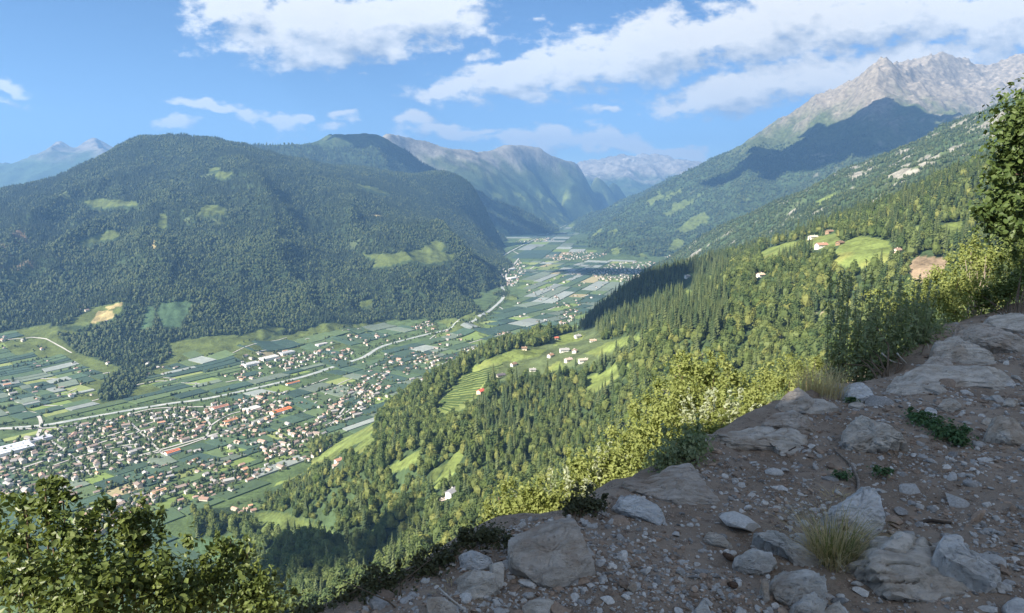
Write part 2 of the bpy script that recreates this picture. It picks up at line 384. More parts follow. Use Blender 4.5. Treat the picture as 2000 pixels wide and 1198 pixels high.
clr = sstep(fbm(A.x, A.y, 190, 4, .6, seed=44), .44, .52)*sstep(A.z, 150, 300); c = mixcol(c, clr*.7, SCRUB*1.2)
A_forest = (1-.7*clr)*(1-A_sh)*(1-np.maximum(mA, polymask(A, A_dry)))*(1-.6*br)
A.build(c, TM)

# --- the mountain behind it
B_ctrl = [(400, 300, 9000), (475, 292, 9000), (540, 286, 9000), (610, 283, 9000), (660, 270, 9200), (690, 263, 9400), (712, 260, 9500), (740, 265, 9650), (770, 281, 9800), (800, 300, 10000), (850, 334, 10300), (900, 362, 10600), (950, 385, 10900), (1000, 405, 11200), (1040, 424, 11500),
 (600, 340, 7900), (700, 350, 8100), (750, 320, 8800), (800, 390, 8500), (850, 400, 9000), (870, 430, 8800), (930, 420, 9900), (980, 435, 10300), (660, 320, 8500), (850, 360, 9700), (760, 395, 7900), (900, 445, 8800)]
B_extra = [onfloor(*p) for p in [(940, 462), (960, 463), (1000, 460), (1040, 450), (1075, 443)]]+[(900, 11500, -60), (1000, 12300, -80)]+[(-500, 7800, 40), (-4000, 11000, 900), (-2500, 11500, 900), (-1500, 11800, 900), (-500, 12500, 350), (300, 13000, 60), (0, 12400, 250)]
Bc = crest([[(610, 283, 9000), (712, 260, 9500), (770, 281, 9800), (850, 334, 10300), (950, 385, 10900), (1050, 424, 11500)], [(712, 260, 9500), (760, 340, 8700), (800, 390, 8400)]], 130, 320)
B = Layer('wooded_mountain', B_ctrl, (330, 1110), (7000, 12800), (300, 170), lambda x, y: ridged(x*.9+y*.3, y*.45, 900, 5, .5, 4)*60+fbm(x, y, 300, 3, .5, 5)*18+Bc(x, y), B_extra)
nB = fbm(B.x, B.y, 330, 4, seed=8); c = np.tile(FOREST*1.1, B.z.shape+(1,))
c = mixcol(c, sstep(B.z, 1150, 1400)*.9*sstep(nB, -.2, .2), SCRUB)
sB = sstep(fbm(B.x*.5+B.y*.2, B.y, 260, 3, seed=13), .42, .5)*sstep(-B.z, -900, -200); c = mixcol(c, sB, MEADOW*.8)
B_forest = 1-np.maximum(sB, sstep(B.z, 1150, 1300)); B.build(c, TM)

# --- rocky chain up the valley, far ranges
C_ctrl = [(700, 300, 13000), (740, 275, 13000), (755, 261, 13000), (775, 265, 13200), (800, 272, 13500), (860, 286, 14000), (900, 292, 14300), (930, 297, 14500), (975, 291, 15200), (1003, 284, 15500), (1030, 291, 15800), (1060, 299, 16000), (1100, 313, 16500), (1130, 326, 17000), (1165, 346, 17800), (1190, 366, 18500), (1212, 392, 20500),
 (900, 340, 13000), (800, 330, 12800), (1000, 340, 14500), (1000, 390, 13200), (1050, 350, 15000), (1100, 380, 15500), (1100, 405, 15000), (1160, 385, 17500), (1180, 400, 19000), (940, 380, 12600)]
C_extra = [onfloor(*p) for p in [(1000, 445), (1090, 432), (1130, 424), (1180, 414), (1215, 406)]]+[(-3000, 16000, 900), (-1000, 17500, 700), (1000, 19500, 500), (-200, 16600, 1000), (700, 18000, 700), (2600, 22000, 150), (3500, 23500, -100), (3900, 21500, -120), (2000, 20500, 350), (3000, 18100, 60), (3300, 17500, -80), (2600, 16800, 60), (3300, 19500, 120), (3500, 20600, 20), (2750, 18900, 620), (2150, 16200, 120), (3500, 15000, -120), (4500, 18000, -120), (4900, 20500, -100), (3300, 13000, -150), (2300, 14200, -150), (900, 13000, -160), (1460, 15000, -160), (2450, 18600, -120), (100, 11900, -100)]
Cc = crest([[(740, 275, 13000), (755, 261, 13000), (800, 272, 13500), (860, 286, 14000), (930, 297, 14500), (1003, 284, 15500), (1060, 299, 16000), (1130, 326, 17000), (1190, 366, 18500), (1212, 392, 20500)]], 260, 700)
C = Layer('rocky_mountain_chain', C_ctrl, (680, 1300), (12000, 23500), (360, 170), lambda x, y: ridged(x+y*.2, y*.7, 1700, 6, .5, 6)*85+Cc(x, y), C_extra)
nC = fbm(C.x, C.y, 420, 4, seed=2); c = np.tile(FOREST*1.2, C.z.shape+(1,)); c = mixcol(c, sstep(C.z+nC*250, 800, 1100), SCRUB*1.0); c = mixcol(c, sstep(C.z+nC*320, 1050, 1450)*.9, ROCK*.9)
sC = sstep(fbm(C.x, C.y, 300, 3, seed=5), .3, .42)*sstep(-C.z, -800, -500); c = mixcol(c, sC, MEADOW)
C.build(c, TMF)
D_ctrl = [(1040, 345, 24960), (1090, 335, 24960), (1140, 320, 24960), (1165, 318, 24960), (1190, 311, 25350), (1212, 308, 25740), (1233, 304, 25740), (1250, 309, 25740), (1272, 302, 25740), (1300, 310, 25350), (1330, 312, 24960), (1370, 322, 24960), (1420, 340, 24960),
 (1100, 370, 21060), (1200, 350, 22620), (1160, 380, 20670), (1260, 360, 22230), (1300, 345, 23400), (1220, 398, 19890), (1300, 390, 20280), (1400, 380, 21060)]
D = Layer('distant_range', D_ctrl, (1000, 1480), (19100, 29700), (260, 130), lambda x, y: ridged(x, y*.8, 2000, 6, .55, 3)*200, [(800, 29700, 700), (4700, 29700, 800), (8600, 29700, 700)])
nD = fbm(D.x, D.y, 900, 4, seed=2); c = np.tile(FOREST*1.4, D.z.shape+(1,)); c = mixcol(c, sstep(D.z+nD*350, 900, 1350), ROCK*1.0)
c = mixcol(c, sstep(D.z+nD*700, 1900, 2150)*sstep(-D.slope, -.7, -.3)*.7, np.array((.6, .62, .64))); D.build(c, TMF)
E_ctrl = [(-150, 330, 17000), (-60, 325, 17500), (0, 321, 17500), (40, 317, 17800), (70, 305, 18000), (95, 292, 18000), (118, 276, 18000), (132, 283, 18000), (147, 289, 18000), (165, 277, 18000), (186, 270, 18000), (205, 277, 18000), (222, 288, 18000), (240, 297, 18000), (300, 318, 18000), (380, 330, 18000),
 (0, 350, 15500), (118, 320, 16000), (186, 320, 16000), (60, 380, 14000), (200, 380, 14000), (300, 390, 14000), (-100, 390, 14000), (147, 335, 15800)]
Ec = crest([[(-60, 325, 17500), (40, 317, 17800), (95, 292, 18000), (118, 276, 18000), (147, 289, 18000), (186, 270, 18000), (222, 288, 18000), (300, 318, 18000)], [(118, 276, 18000), (100, 330, 16500)], [(186, 270, 18000), (200, 330, 16500)]], 260, 350)
E = Layer('twin_peaks', E_ctrl, (-150, 420), (12500, 21500), (220, 110), lambda x, y: ridged(x, y*.8, 1100, 5, .5, 9)*55+Ec(x, y), [(-16000, 21500, 600), (-11000, 21500, 700), (-8000, 21500, 600)])
nE = fbm(E.x, E.y, 500, 4, seed=2); c = np.tile(FOREST*1.3, E.z.shape+(1,)); c = mixcol(c, sstep(E.z+nE*250, 1300, 1800), ROCK*.75); E.build(c, TMF)

# --- high mountain on the right
F_ctrl = [(1200, 426, 9500), (1245, 394, 9650), (1290, 366, 9800), (1330, 345, 9900), (1370, 325, 10000), (1405, 307, 10100), (1440, 290, 10200), (1500, 255, 10300), (1560, 215, 10300), (1620, 180, 10200), (1650, 166, 10100), (1680, 150, 10000), (1700, 131, 9900), (1714, 119, 9800), (1735, 124, 10000), (1760, 131, 10200), (1800, 128, 10600), (1840, 115, 11000), (1865, 112, 11100), (1890, 116, 11200), (1920, 126, 11300), (1960, 118, 11400), (1990, 108, 11500), (2060, 104, 11600), (2150, 110, 11600),
 (1300, 450, 8300), (1300, 410, 9000), (1400, 420, 8000), (1400, 370, 8800), (1500, 380, 8000), (1500, 320, 9000), (1600, 330, 8200), (1600, 250, 9300), (1700, 280, 8200), (1700, 200, 9000), (1750, 190, 9000), (1800, 255, 8300), (1790, 163, 9700), (1830, 195, 9200), (1866, 222, 8700), (1900, 170, 10300), (1950, 190, 9900), (1930, 225, 9300), (2050, 190, 10000),
 (1220, 470, 7900), (1400, 470, 7300), (1500, 440, 7000), (1700, 355, 7200), (1900, 280, 7700), (2100, 260, 8000)]
F_extra = [onfloor(*p) for p in [(1132, 476), (1150, 486), (1180, 494), (1230, 499), (1290, 502), (1340, 506)]]+[(2000, 12800, 400), (3500, 13000, 900), (5500, 13300, 1300), (7000, 13800, 1500), (10000, 13800, 1500), (1500, 11000, 150), (1250, 10000, 0), (4500, 12600, 1500)]
Fc = crest([[(1200, 426, 9500), (1290, 366, 9800), (1440, 290, 10200), (1560, 215, 10300), (1680, 150, 10000), (1714, 119, 9800), (1760, 131, 10200), (1840, 115, 11000), (1880, 112, 11200), (1920, 126, 11300), (1990, 108, 11500)],
 [(1714, 119, 9800), (1705, 200, 9000), (1680, 290, 8100), (1640, 350, 7600)], [(1714, 119, 9800), (1790, 163, 9700), (1866, 222, 8700), (1880, 270, 8000)], [(1600, 190, 10200), (1590, 260, 9300), (1560, 350, 8300)], [(1480, 267, 10200), (1460, 350, 8900), (1440, 420, 7800)]], 210, 260)
FL = Layer('rocky_mountain', F_ctrl, (1110, 2120), (6500, 13500), (470, 380), lambda x, y: ridged(x*.35+y*.2, y*1.0-x*.25, 1000, 6, .55, 5)*120+sstep(x, 2500, 4500)*(fbm(x, y, 350, 4, .55, 3)*40+ridged(x, y, 420, 4, .5, 17)*45)+Fc(x, y), F_extra)
nF = fbm(FL.x, FL.y, 380, 5, .6, seed=2); c = np.tile(FOREST*1.25, FL.z.shape+(1,)); c = mixcol(c, sstep(FL.z+nF*300, 950, 1300)*.9, SCRUB*.95)
c = mixcol(c, sstep(FL.z+nF*420, 1450, 1950), ROCK*np.array((.78, .74, .68))); c = mixcol(c, sstep(FL.z+nF*300, 1900, 2250)*sstep(-FL.slope, -1.1, -.5), SCREE*np.array((.80, .74, .66)))
gul = sstep(ridged(FL.x*.35+FL.y*.2, FL.y-FL.x*.25, 330, 4, .5, 15), .50, .72)*sstep(nF, -.1, .25)*sstep(FL.z, 500, 900); c = mixcol(c, gul*.6, ROCK*np.array((.9, .87, .82)))
sF = np.maximum(polymask(FL, [[(1322, 450), (1350, 425), (1375, 415), (1385, 425), (1360, 445), (1335, 458)], [(1303, 492), (1318, 465), (1335, 470), (1332, 485)], [(1405, 345), (1450, 320), (1452, 326), (1415, 352)], [(1260, 395), (1290, 378), (1300, 384), (1270, 400)], [(1300, 385), (1335, 366), (1330, 378)]]),
                sstep(fbm(FL.x, FL.y, 260, 3, seed=21), .42, .5)*sstep(-FL.z, -900, -300))
c = mixcol(c, sF*.9, MEADOW*.8); F_forest = (1-sF)*(1-sstep(FL.z+nF*300, 1050, 1400))*(1-.7*gul); FL.build(c, TM)

# --- scrubby rocky ridge in front of it
G_ctrl = [(2150, 150, 4000), (2050, 178, 4000), (2000, 196, 4000), (1950, 212, 4000), (1900, 228, 4000), (1850, 250, 4050), (1800, 275, 4100), (1750, 295, 4150), (1700, 313, 4200), (1650, 334, 4250), (1600, 360, 4300), (1550, 382, 4400), (1500, 403, 4500), (1450, 426, 4600), (1400, 450, 4700), (1365, 470, 4800), (1330, 491, 4950), (1300, 510, 5150), (1282, 520, 5400),
 (1400, 500, 3800), (1500, 470, 3300), (1600, 430, 2900), (1700, 390, 2700), (1800, 340, 2700), (1900, 300, 2800), (2000, 270, 2800), (1330, 522, 4400), (1500, 520, 2600), (1400, 545, 2800), (1330, 560, 3300), (1300, 560, 3900), (1700, 430, 2200), (1900, 350, 2200), (1600, 480, 2200), (2100, 300, 2200), (1600, 390, 3700), (1800, 300, 3500)]
G_extra = [onfloor(*p) for p in [(1262, 531), (1255, 545), (1245, 570), (1290, 508)]]+[(2500, 5800, 600), (3600, 5600, 800), (1500, 6000, 50), (4500, 5400, 900), (1800, 5500, 250)]
G = Layer('scrubby_ridge', G_ctrl, (1235, 2120), (2150, 6000), (400, 260), lambda x, y: ridged(x*.4+y*.15, y*.95-x*.2, 520, 5, .52, 7)*34+fbm(x, y, 140, 4, .55, 3)*9, G_extra)
nG = fbm(G.x, G.y, 190, 5, .6, seed=4); c = np.tile(FOREST*1.5, G.z.shape+(1,)); c = mixcol(c, sstep(nG, -.15, .3)*.6, SCRUB*1.1)
rkG = sstep(nG+fbm(G.x, G.y, 60, 3, seed=6)*.5+sstep(G.z, 550, 900)*.25+sstep(G.slope, .6, 1.0)*.2, .42, .62); c = mixcol(c, rkG*.85, ROCK*1.05)
sG = polymask(G, [[(1590, 395), (1630, 378), (1640, 380), (1600, 402)], [(1395, 497), (1430, 483), (1440, 488), (1405, 503)]]); c = mixcol(c, sG, MEADOW)
G_forest = (1-sG)*(1-.95*rkG); G.build(c, TM)

# --- the near hillside: farm bench, spur, vineyard shelf, the steep wood below the path
I_ctrl = [(2100, 260, 1550), (2000, 305, 1500), (1930, 337, 1500), (1850, 366, 1500), (1750, 401, 1500), (1700, 421, 1550), (1600, 462, 1600), (1500, 492, 1700), (1430, 521, 1800), (1395, 538, 1870), (1340, 543, 1980), (1290, 537, 2100), (1230, 564, 2150), (1170, 612, 2200), (1140, 637, 2250),
 (1250, 600, 1950), (1200, 640, 1880), (1330, 572, 1850), (1290, 575, 1950),
 (1330, 592, 1350), (1420, 557, 1400), (1500, 530, 1400), (1260, 625, 1400), (1220, 650, 1450),
 (1000, 950, 850), (1000, 870, 1000), (1000, 740, 1350), (900, 762, 1400), (945, 772, 1340), (1050, 722, 1430), (1110, 695, 1480), (1180, 742, 1310), (1240, 662, 1480), (1180, 665, 1560), (1170, 642, 1740), (1110, 668, 1640),
 (805, 776, 1480), (850, 744, 1500), (905, 712, 1560), (960, 684, 1620), (1010, 672, 1680), (1060, 657, 1750), (1110, 645, 1850),
 (730, 832, 1480), (640, 891, 1450), (560, 937, 1430),
 (800, 830, 1250), (800, 900, 1050), (870, 960, 880), (750, 1000, 880), (728, 1085, 900), (660, 1000, 1000), (738, 1140, 820), (620, 960, 1150), (560, 990, 1180), (870, 1050, 720),
 (1100, 870, 1050), (1150, 800, 1130), (1300, 650, 1150), (1250, 700, 1180), (1400, 650, 1050), (1400, 750, 950), (1300, 800, 950), (1200, 900, 850), (1100, 950, 800),
 (1500, 600, 1100), (1500, 700, 950), (1600, 560, 1150), (1600, 650, 1000), (1640, 480, 1280), (1580, 490, 1400), (1520, 490, 1560), (1680, 500, 1170), (1750, 490, 1150), (1810, 525, 1050), (1800, 600, 900), (1700, 650, 900), (1850, 445, 1250), (1950, 500, 1000), (2000, 420, 1250), (2080, 600, 700),
 (1200, 1100, 500), (1000, 1250, 450), (1600, 900, 500), (2000, 800, 400), (1400, 1000, 500), (1800, 760, 550), (600, 1062, 860), (650, 1082, 830), (545, 1070, 860), (690, 1114, 790), (640, 1150, 740), (560, 1140, 780)]
I_extra = [onfloor(*p) for p in [(520, 985), (480, 1000), (440, 1060), (430, 1120), (380, 1080), (300, 1050), (330, 1180), (200, 1100), (520, 1030), (600, 925)]]+\
 [W(400, 1005, 1210), W(450, 1018, 1190), W(360, 1000, 1240), (-420, 1000, 15), (-225, 960, 110), (-285, 1010, 70), (-335, 1020, 40), (-185, 885, 150), (-380, 830, 70), (-200, 550, 220), (-100, 400, 330), (0, 300, 400), (-600, 700, 0), (100, 200, 480), (400, 200, 560),
  (-250, 1850, 10), (-100, 1950, 40), (50, 2150, 50), (150, 2350, 40), (250, 2500, 40), (450, 2700, 100), (700, 2500, 300), (1000, 2300, 420), (1400, 2200, 560), (-500, 1700, 0), (370, 1560, 400), (470, 1640, 420), (330, 1700, 350), (180, 1750, 240), (1800, 2200, 700)]
I = Layer('hillside', I_ctrl, (330, 2120), (200, 2650), (520, 420), lambda x, y: sstep(y, 300, 900)*(ridged(x*.55+y*.1, y*.9, 240, 4, .5, 8)*9+fbm(x, y, 70, 3, .5, 3)*2.5), I_extra)
vineyard = [(848, 792), (900, 737), (958, 708), (985, 712), (945, 752), (930, 778), (900, 802), (868, 808)]
I_mead = [[(903, 727), (960, 698), (988, 705), (930, 727)], [(962, 699), (1000, 684), (1068, 684), (1050, 697), (1000, 707)], [(1138, 692), (1180, 672), (1230, 655), (1267, 660), (1210, 681), (1170, 694)],
 [(1143, 737), (1180, 728), (1205, 710), (1212, 735), (1185, 757), (1160, 770), (1146, 760)], [(1068, 720), (1095, 706), (1102, 722), (1080, 730)], [(1213, 727), (1226, 703), (1233, 720), (1216, 742)],
 [(520, 955), (600, 906), (700, 832), (740, 815), (725, 850), (650, 897), (600, 920), (560, 942)], [(685, 880), (725, 848), (735, 868), (700, 890)], [(750, 922), (800, 889), (822, 878), (815, 902), (770, 925)], [(838, 962), (860, 928), (893, 876), (907, 885), (890, 922), (862, 952)],
 [(835, 876), (855, 852), (862, 857), (845, 880)], [(1078, 677), (1100, 651), (1142, 655), (1132, 667)],
 [(1473, 507), (1500, 485), (1540, 473), (1568, 470), (1550, 490), (1520, 502)], [(1618, 518), (1640, 478), (1680, 460), (1735, 470), (1748, 492), (1730, 516), (1680, 524)], [(1828, 442), (1882, 430), (1882, 456), (1840, 464)], [(1755, 452), (1800, 440), (1792, 457)],
 [(1353, 542), (1402, 536), (1386, 552)], [(1328, 572), (1338, 563), (1362, 574), (1346, 582)], [(1560, 472), (1600, 462), (1640, 455), (1640, 480), (1600, 490)]]
I_dry = [[(1772, 517), (1790, 500), (1852, 503), (1852, 530), (1800, 554), (1778, 542)]]
I_orch = [vineyard, [(500, 1010), (530, 1000), (560, 1030), (540, 1040), (510, 1030)], [(320, 1085), (370, 1060), (460, 1045), (440, 1085), (380, 1105)]]
mI = polymask(I, I_mead); nI = fbm(I.x, I.y, 120, 4, seed=4)
c = np.tile(FOREST*1.3, I.z.shape+(1,)); c = mixcol(c, mI, MEADOW); c = mixcol(c, mI*sstep(nI, .05, .5)*.6, MEADOW*np.array((1.5, 1.15, 1.2)))
c = mixcol(c, polymask(I, [vineyard]), MEADOW*np.array((1.05, 1.0, 1.1))); c = mixcol(c, polymask(I, I_orch[1:]), ORCH*1.1); c = mixcol(c, polymask(I, I_dry), np.array((.25, .19, .13)))
rkI = sstep(fbm(I.x, I.y, 55, 4, seed=14), .42, .55)*sstep(I.px, 1230, 1330)*sstep(-I.px, -1780, -1640)*sstep(I.py, 590, 620); c = mixcol(c, rkI, np.array((.33, .28, .19)))
I_forest = (1-np.maximum(np.maximum(mI, polymask(I, I_orch)), polymask(I, I_dry)))*(1-.85*rkI)
thin_ = polymask(I, [[(930, 735), (985, 690), (1060, 676), (1110, 650), (1160, 640), (1180, 665), (1270, 655), (1200, 700), (1130, 715), (1060, 735), (985, 745)]]); I_sh = np.maximum(polymask(I, [[(x_, y_+8) for x_, y_ in p_] for p_ in I_mead+I_dry+I_orch]), polymask(I, [[(x_, y_+16) for x_, y_ in p_] for p_ in I_mead+I_dry+I_orch[:1]]))
clI = sstep(fbm(I.x, I.y, 75, 3, seed=46), .50, .58)*sstep(I.px, 700, 800); c = mixcol(c, clI*.8*(1-mI)*(1-polymask(I, I_dry)), MEADOW*.75); I_forest = I_forest*(1-I_sh)*(1-.9*clI)
ex_ = polymask(I, [[(300, 880), (560, 945), (525, 970), (505, 995), (545, 1020), (565, 1046), (470, 1060), (448, 1240), (300, 1240)]])*(1-polymask(I, [[(310, 1012), (400, 998), (512, 1036), (500, 1052), (330, 1080)]]))
band = polymask(I, [[(495, 1000), (560, 1002), (640, 1034), (700, 1080), (742, 1122), (722, 1136), (690, 1104), (640, 1066), (560, 1040), (505, 1046)]]); c = mixcol(c, band*.8, MEADOW*.8)
I_forest = I_forest*(1-.86*thin_)*(1-ex_)*(1-.92*band); c = mixcol(c, thin_*(1-mI)*.7, SCRUB*1.3)
I.build(c, TM, keep=I.z > -12)
def ground(x, y):
    """height of the land at x, y (valley floor, left hill or near hillside)"""
    x = np.asarray(x, float); y = np.asarray(y, float); z = np.zeros(x.shape)
    for L in (A, I):
        v, ok = L.sample(L.z, x, y); z = np.where(ok, np.maximum(z, v), z)
    return z
# --- valley floor
def valley():
    s = np.linspace(-1.15, 1.15, 180); y = np.geomspace(250, 31000, 160); S, Y = np.meshgrid(s, y)
    v = np.stack([S*Y, Y, 0*Y], -1).reshape(-1, 3); nr, nc = Y.shape; idx = np.arange(nr*nc).reshape(nr, nc)
    f = np.stack([idx[:-1, :-1], idx[:-1, 1:], idx[1:, 1:], idx[1:, :-1]], -1).reshape(-1, 4)
    me = mesh_np('valley_floor', v, f, True, TM); n = fbm(v[:, 0], v[:, 1], 300, 4)
    vcol(me, np.clip(np.array((.085, .125, .05))*(1+.35*n[:, None]), 0, 1))
    return prop(link('valley_floor', me), kind='structure')
valley_floor = valley()
# ------------------------------------------------------------------ haze: the air of the valley
HAZE_DENSITY = 5.5e-5; HAZE_COLOR = (.25, .52, 1.0, 1)
def haze():
    top = max(float(L.z.max()) for L in LAYERS.values())+40; b = -11.5; X = 37000
    v = [(x, y, z) for z in (b, top) for y in (-2500, 31800) for x in (-X, X)]
    f = [(0, 2, 3, 1), (4, 5, 7, 6), (0, 1, 5, 4), (2, 6, 7, 3), (0, 4, 6, 2), (1, 3, 7, 5)]
    m = bpy.data.materials.new('haze_air'); m.use_nodes = True; t = NT(m.node_tree); t.n.clear()
    out = t.node('ShaderNodeOutputMaterial'); p = t.node('ShaderNodeVolumePrincipled')
    p.inputs['Color'].default_value = HAZE_COLOR; p.inputs['Density'].default_value = HAZE_DENSITY; p.inputs['Anisotropy'].default_value = .15
    for k in ('Density Attribute', 'Color Attribute', 'Temperature Attribute'): p.inputs[k].default_value = ''
    m.cycles.homogeneous_volume = True
    t.l.new(p.outputs[0], out.inputs['Volume'])
    o = link('haze', mesh_py('haze', v, f), mat=m); prop(o, 'thin blue haze filling the valley air', 'haze', kind='stuff')
    o.display_type = 'WIRE'
haze()
# ------------------------------------------------------------------ tree prototypes (metres)
M_SPRUCE = leaf_mat('spruce_needles', (.050, .082, .032), (.120, .145, .054), .25, .7)
M_BROAD = leaf_mat('broadleaf_foliage', (.110, .160, .040), (.270, .285, .085), .45, .65)
M_BROADD = leaf_mat('dark_broadleaf_foliage', (.080, .125, .040), (.180, .220, .068), .42, .65)
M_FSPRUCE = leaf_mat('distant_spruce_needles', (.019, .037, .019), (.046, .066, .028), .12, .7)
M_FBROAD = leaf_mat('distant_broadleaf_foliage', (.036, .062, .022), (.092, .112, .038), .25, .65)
M_TRUNK = plain_mat('tree_bark', (.09, .065, .045), .9, .3, 3, .5, .05)
def conifer_mesh(name, h, r, tiers, sides, seed):
    rr = np.random.default_rng(seed); v = []; f = []
    for k in range(tiers):
        t0 = k/tiers; zb = h*(.10+.86*t0*.95); zt = zb+h*(1.35/tiers)*(1 if k < tiers-1 else 1.0); rad = r*(1-t0)**.8*rr.uniform(.85, 1.15)
        b = len(v); off = rr.uniform(0, 6.28)
        for i in range(sides*2):
            a = off+i*math.pi/sides; q = rad*(rr.uniform(.85, 1.2) if i % 2 == 0 else rr.uniform(.45, .65))
            v.append((q*math.cos(a), q*math.sin(a), zb+(-.035*h*rr.uniform(.3, 1.3) if i % 2 == 0 else .02*h)))
        v.append((rr.normal(0, .1), rr.normal(0, .1), min(zt, h*rr.uniform(.98, 1.02)) if k == tiers-1 else zt)); top = len(v)-1
        for i in range(sides*2): f.append((b+i, b+(i+1) % (sides*2), top))
    return mesh_py(name, v, f, False, M_FSPRUCE)
def lumpy(v, amp, seed):
    v = np.asarray(v, float); rr = np.random.default_rng(seed); d = np.zeros(len(v))
    u = v/np.maximum(np.linalg.norm(v, axis=1, keepdims=True), 1e-6)
    for k in range(14):
        c = rr.normal(size=3); c /= np.linalg.norm(c); w = rr.uniform(.25, .6)
        d += np.exp(-((1-u@c)/(.5*w*w)))*rr.uniform(.3, 1)
    return v*(1+amp*(d-.5))[:, None]
def broad_mesh(name, h, r, seed, sub=2, mat=None):
    bm = bmesh.new(); bmesh.ops.create_icosphere(bm, subdivisions=sub, radius=1)
    v = lumpy([x.co[:] for x in bm.verts], .28, seed); rr = np.random.default_rng(seed+1); v += rr.normal(0, .05, v.shape)
    for q, x in zip(v, bm.verts): x.co = (q[0]*r, q[1]*r, h*.56+q[2]*h*.46)
    return bm_mesh(name, bm, mat or M_BROAD)
def leafcloud(n, centers, radii, size, rr, up=.35, flat=1.0, shell=.75, fold=.25, elong=1.6):
    """n folded leaf faces spread through ellipsoids: returns verts, quads"""
    centers = np.asarray(centers, float); radii = np.asarray(radii, float)
    w = radii.prod(1)**(2/3); k = rr.choice(len(centers), n, p=w/w.sum())
    soft = shell <= 0
    d = rr.normal(size=(n, 3)); d /= np.linalg.norm(d, axis=1, keepdims=True)
    q = rr.random(n)**(1/3); q = np.minimum(np.abs(rr.normal(0, .62, n)), 1.5) if soft else shell*np.maximum(q, .45)+(1-shell)*q
    p = centers[k]+d*radii[k]*q[:, None]
    nrm = d*.7+rr.normal(size=(n, 3))*.6+np.array((0, 0, up)); nrm /= np.linalg.norm(nrm, axis=1, keepdims=True)
    t1 = np.cross(nrm, rr.normal(size=(n, 3))); t1 /= np.maximum(np.linalg.norm(t1, axis=1, keepdims=True), 1e-6); t2 = np.cross(nrm, t1)
    s = size*rr.uniform(.6, 1.35, n)[:, None]
    a = p-t1*s*elong*.5; b = p+t2*s*.5+nrm*s*fold*.5; c_ = p+t1*s*elong*.5; e = p-t2*s*.5+nrm*s*fold*.5
    v = np.stack([a, b, c_, e], 1).reshape(-1, 3); f = np.arange(4*n).reshape(n, 4)
    return v, f
def leafy_tree_mesh(name, h, r, n, size, seed, mat):
    rr = np.random.default_rng(seed); cs = []; rs = []
    for k in range(9):
        a = rr.uniform(0, 6.28); q = rr.uniform(0, .62)*r; z = h*rr.uniform(.35, .86); cs.append((q*math.cos(a), q*math.sin(a), z)); g = r*rr.uniform(.38, .62)*(1.15-.5*z/h); rs.append((g, g, g*rr.uniform(.8, 1.2)))
    cs.append((0, 0, h*.86)); rs.append((r*.4, r*.4, h*.14))
    v, f = leafcloud(n, cs, rs, size, rr, .5); v[:, 2] = np.maximum(v[:, 2], h*.08)
    bmv = broad_mesh('core', h*.93, r*.72, seed, 1, mat); cv = np.array([x.co[:] for x in bmv.vertices])
    cf = np.array([list(p.vertices)+[p.vertices[2]] for p in bmv.polygons])
    bpy.data.meshes.remove(bmv)
    vv = [tuple(x) for x in np.r_[v, cv]]; ff = [tuple(x) for x in f]+[tuple(x[:3]+len(v)) for x in cf]
    return mesh_py(name, vv, ff, False, mat)
def spiky_conifer_mesh(name, h, r, n, seed, mat=None):
    """layered drooping boughs round a slim core"""
    rr = np.random.default_rng(seed); v = []; f = []
    for i in range(n):
        t0 = (i/n)**.85; z = h*(.08+.9*t0); L = r*(1-t0)**.85*rr.uniform(.75, 1.2)+.15; a = i*2.399+rr.uniform(-.3, .3); w = L*rr.uniform(.32, .5)+.1
        ca, sa = math.cos(a), math.sin(a); b = len(v); dr = L*rr.uniform(.15, .45)
        v += [(0, 0, z+.09*h*(1-t0)), (ca*L*.6-sa*w, sa*L*.6+ca*w, z-dr*.2), (ca*L, sa*L, z-dr), (ca*L*.6+sa*w, sa*L*.6-ca*w, z-dr*.2)]
        f += [(b, b+1, b+2), (b, b+2, b+3)]
    b = len(v); s = 6
    for i in range(s): a = i*6.283/s; v.append((r*.5*math.cos(a), r*.5*math.sin(a), h*.1))
    v.append((0, 0, h))
    for i in range(s): f.append((b+i, b+(i+1) % s, b+s))
    return mesh_py(name, v, f, False, mat or M_SPRUCE)
protos = {'far': [], 'near': []}
pcol = bpy.data.collections.new('tree_sources')
def proto(kind, me):
    o = bpy.data.objects.new(me.name, me); protos[kind].append(o); return o
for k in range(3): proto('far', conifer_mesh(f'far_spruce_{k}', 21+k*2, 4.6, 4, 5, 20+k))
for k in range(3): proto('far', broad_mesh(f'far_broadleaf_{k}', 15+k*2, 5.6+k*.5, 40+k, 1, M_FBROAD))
for k in range(3): proto('near', spiky_conifer_mesh(f'spruce_{k}', 20+k*2.5, 3.7+.3*k, 70, 60+k))
for k in range(4): proto('near', leafy_tree_mesh(f'broadleaf_{k}', 12.5+k*1.6, 5.2+.35*k, 420, 1.05, 80+k, (M_BROAD, M_BROADD, M_BROAD, M_BROADD)[k]))
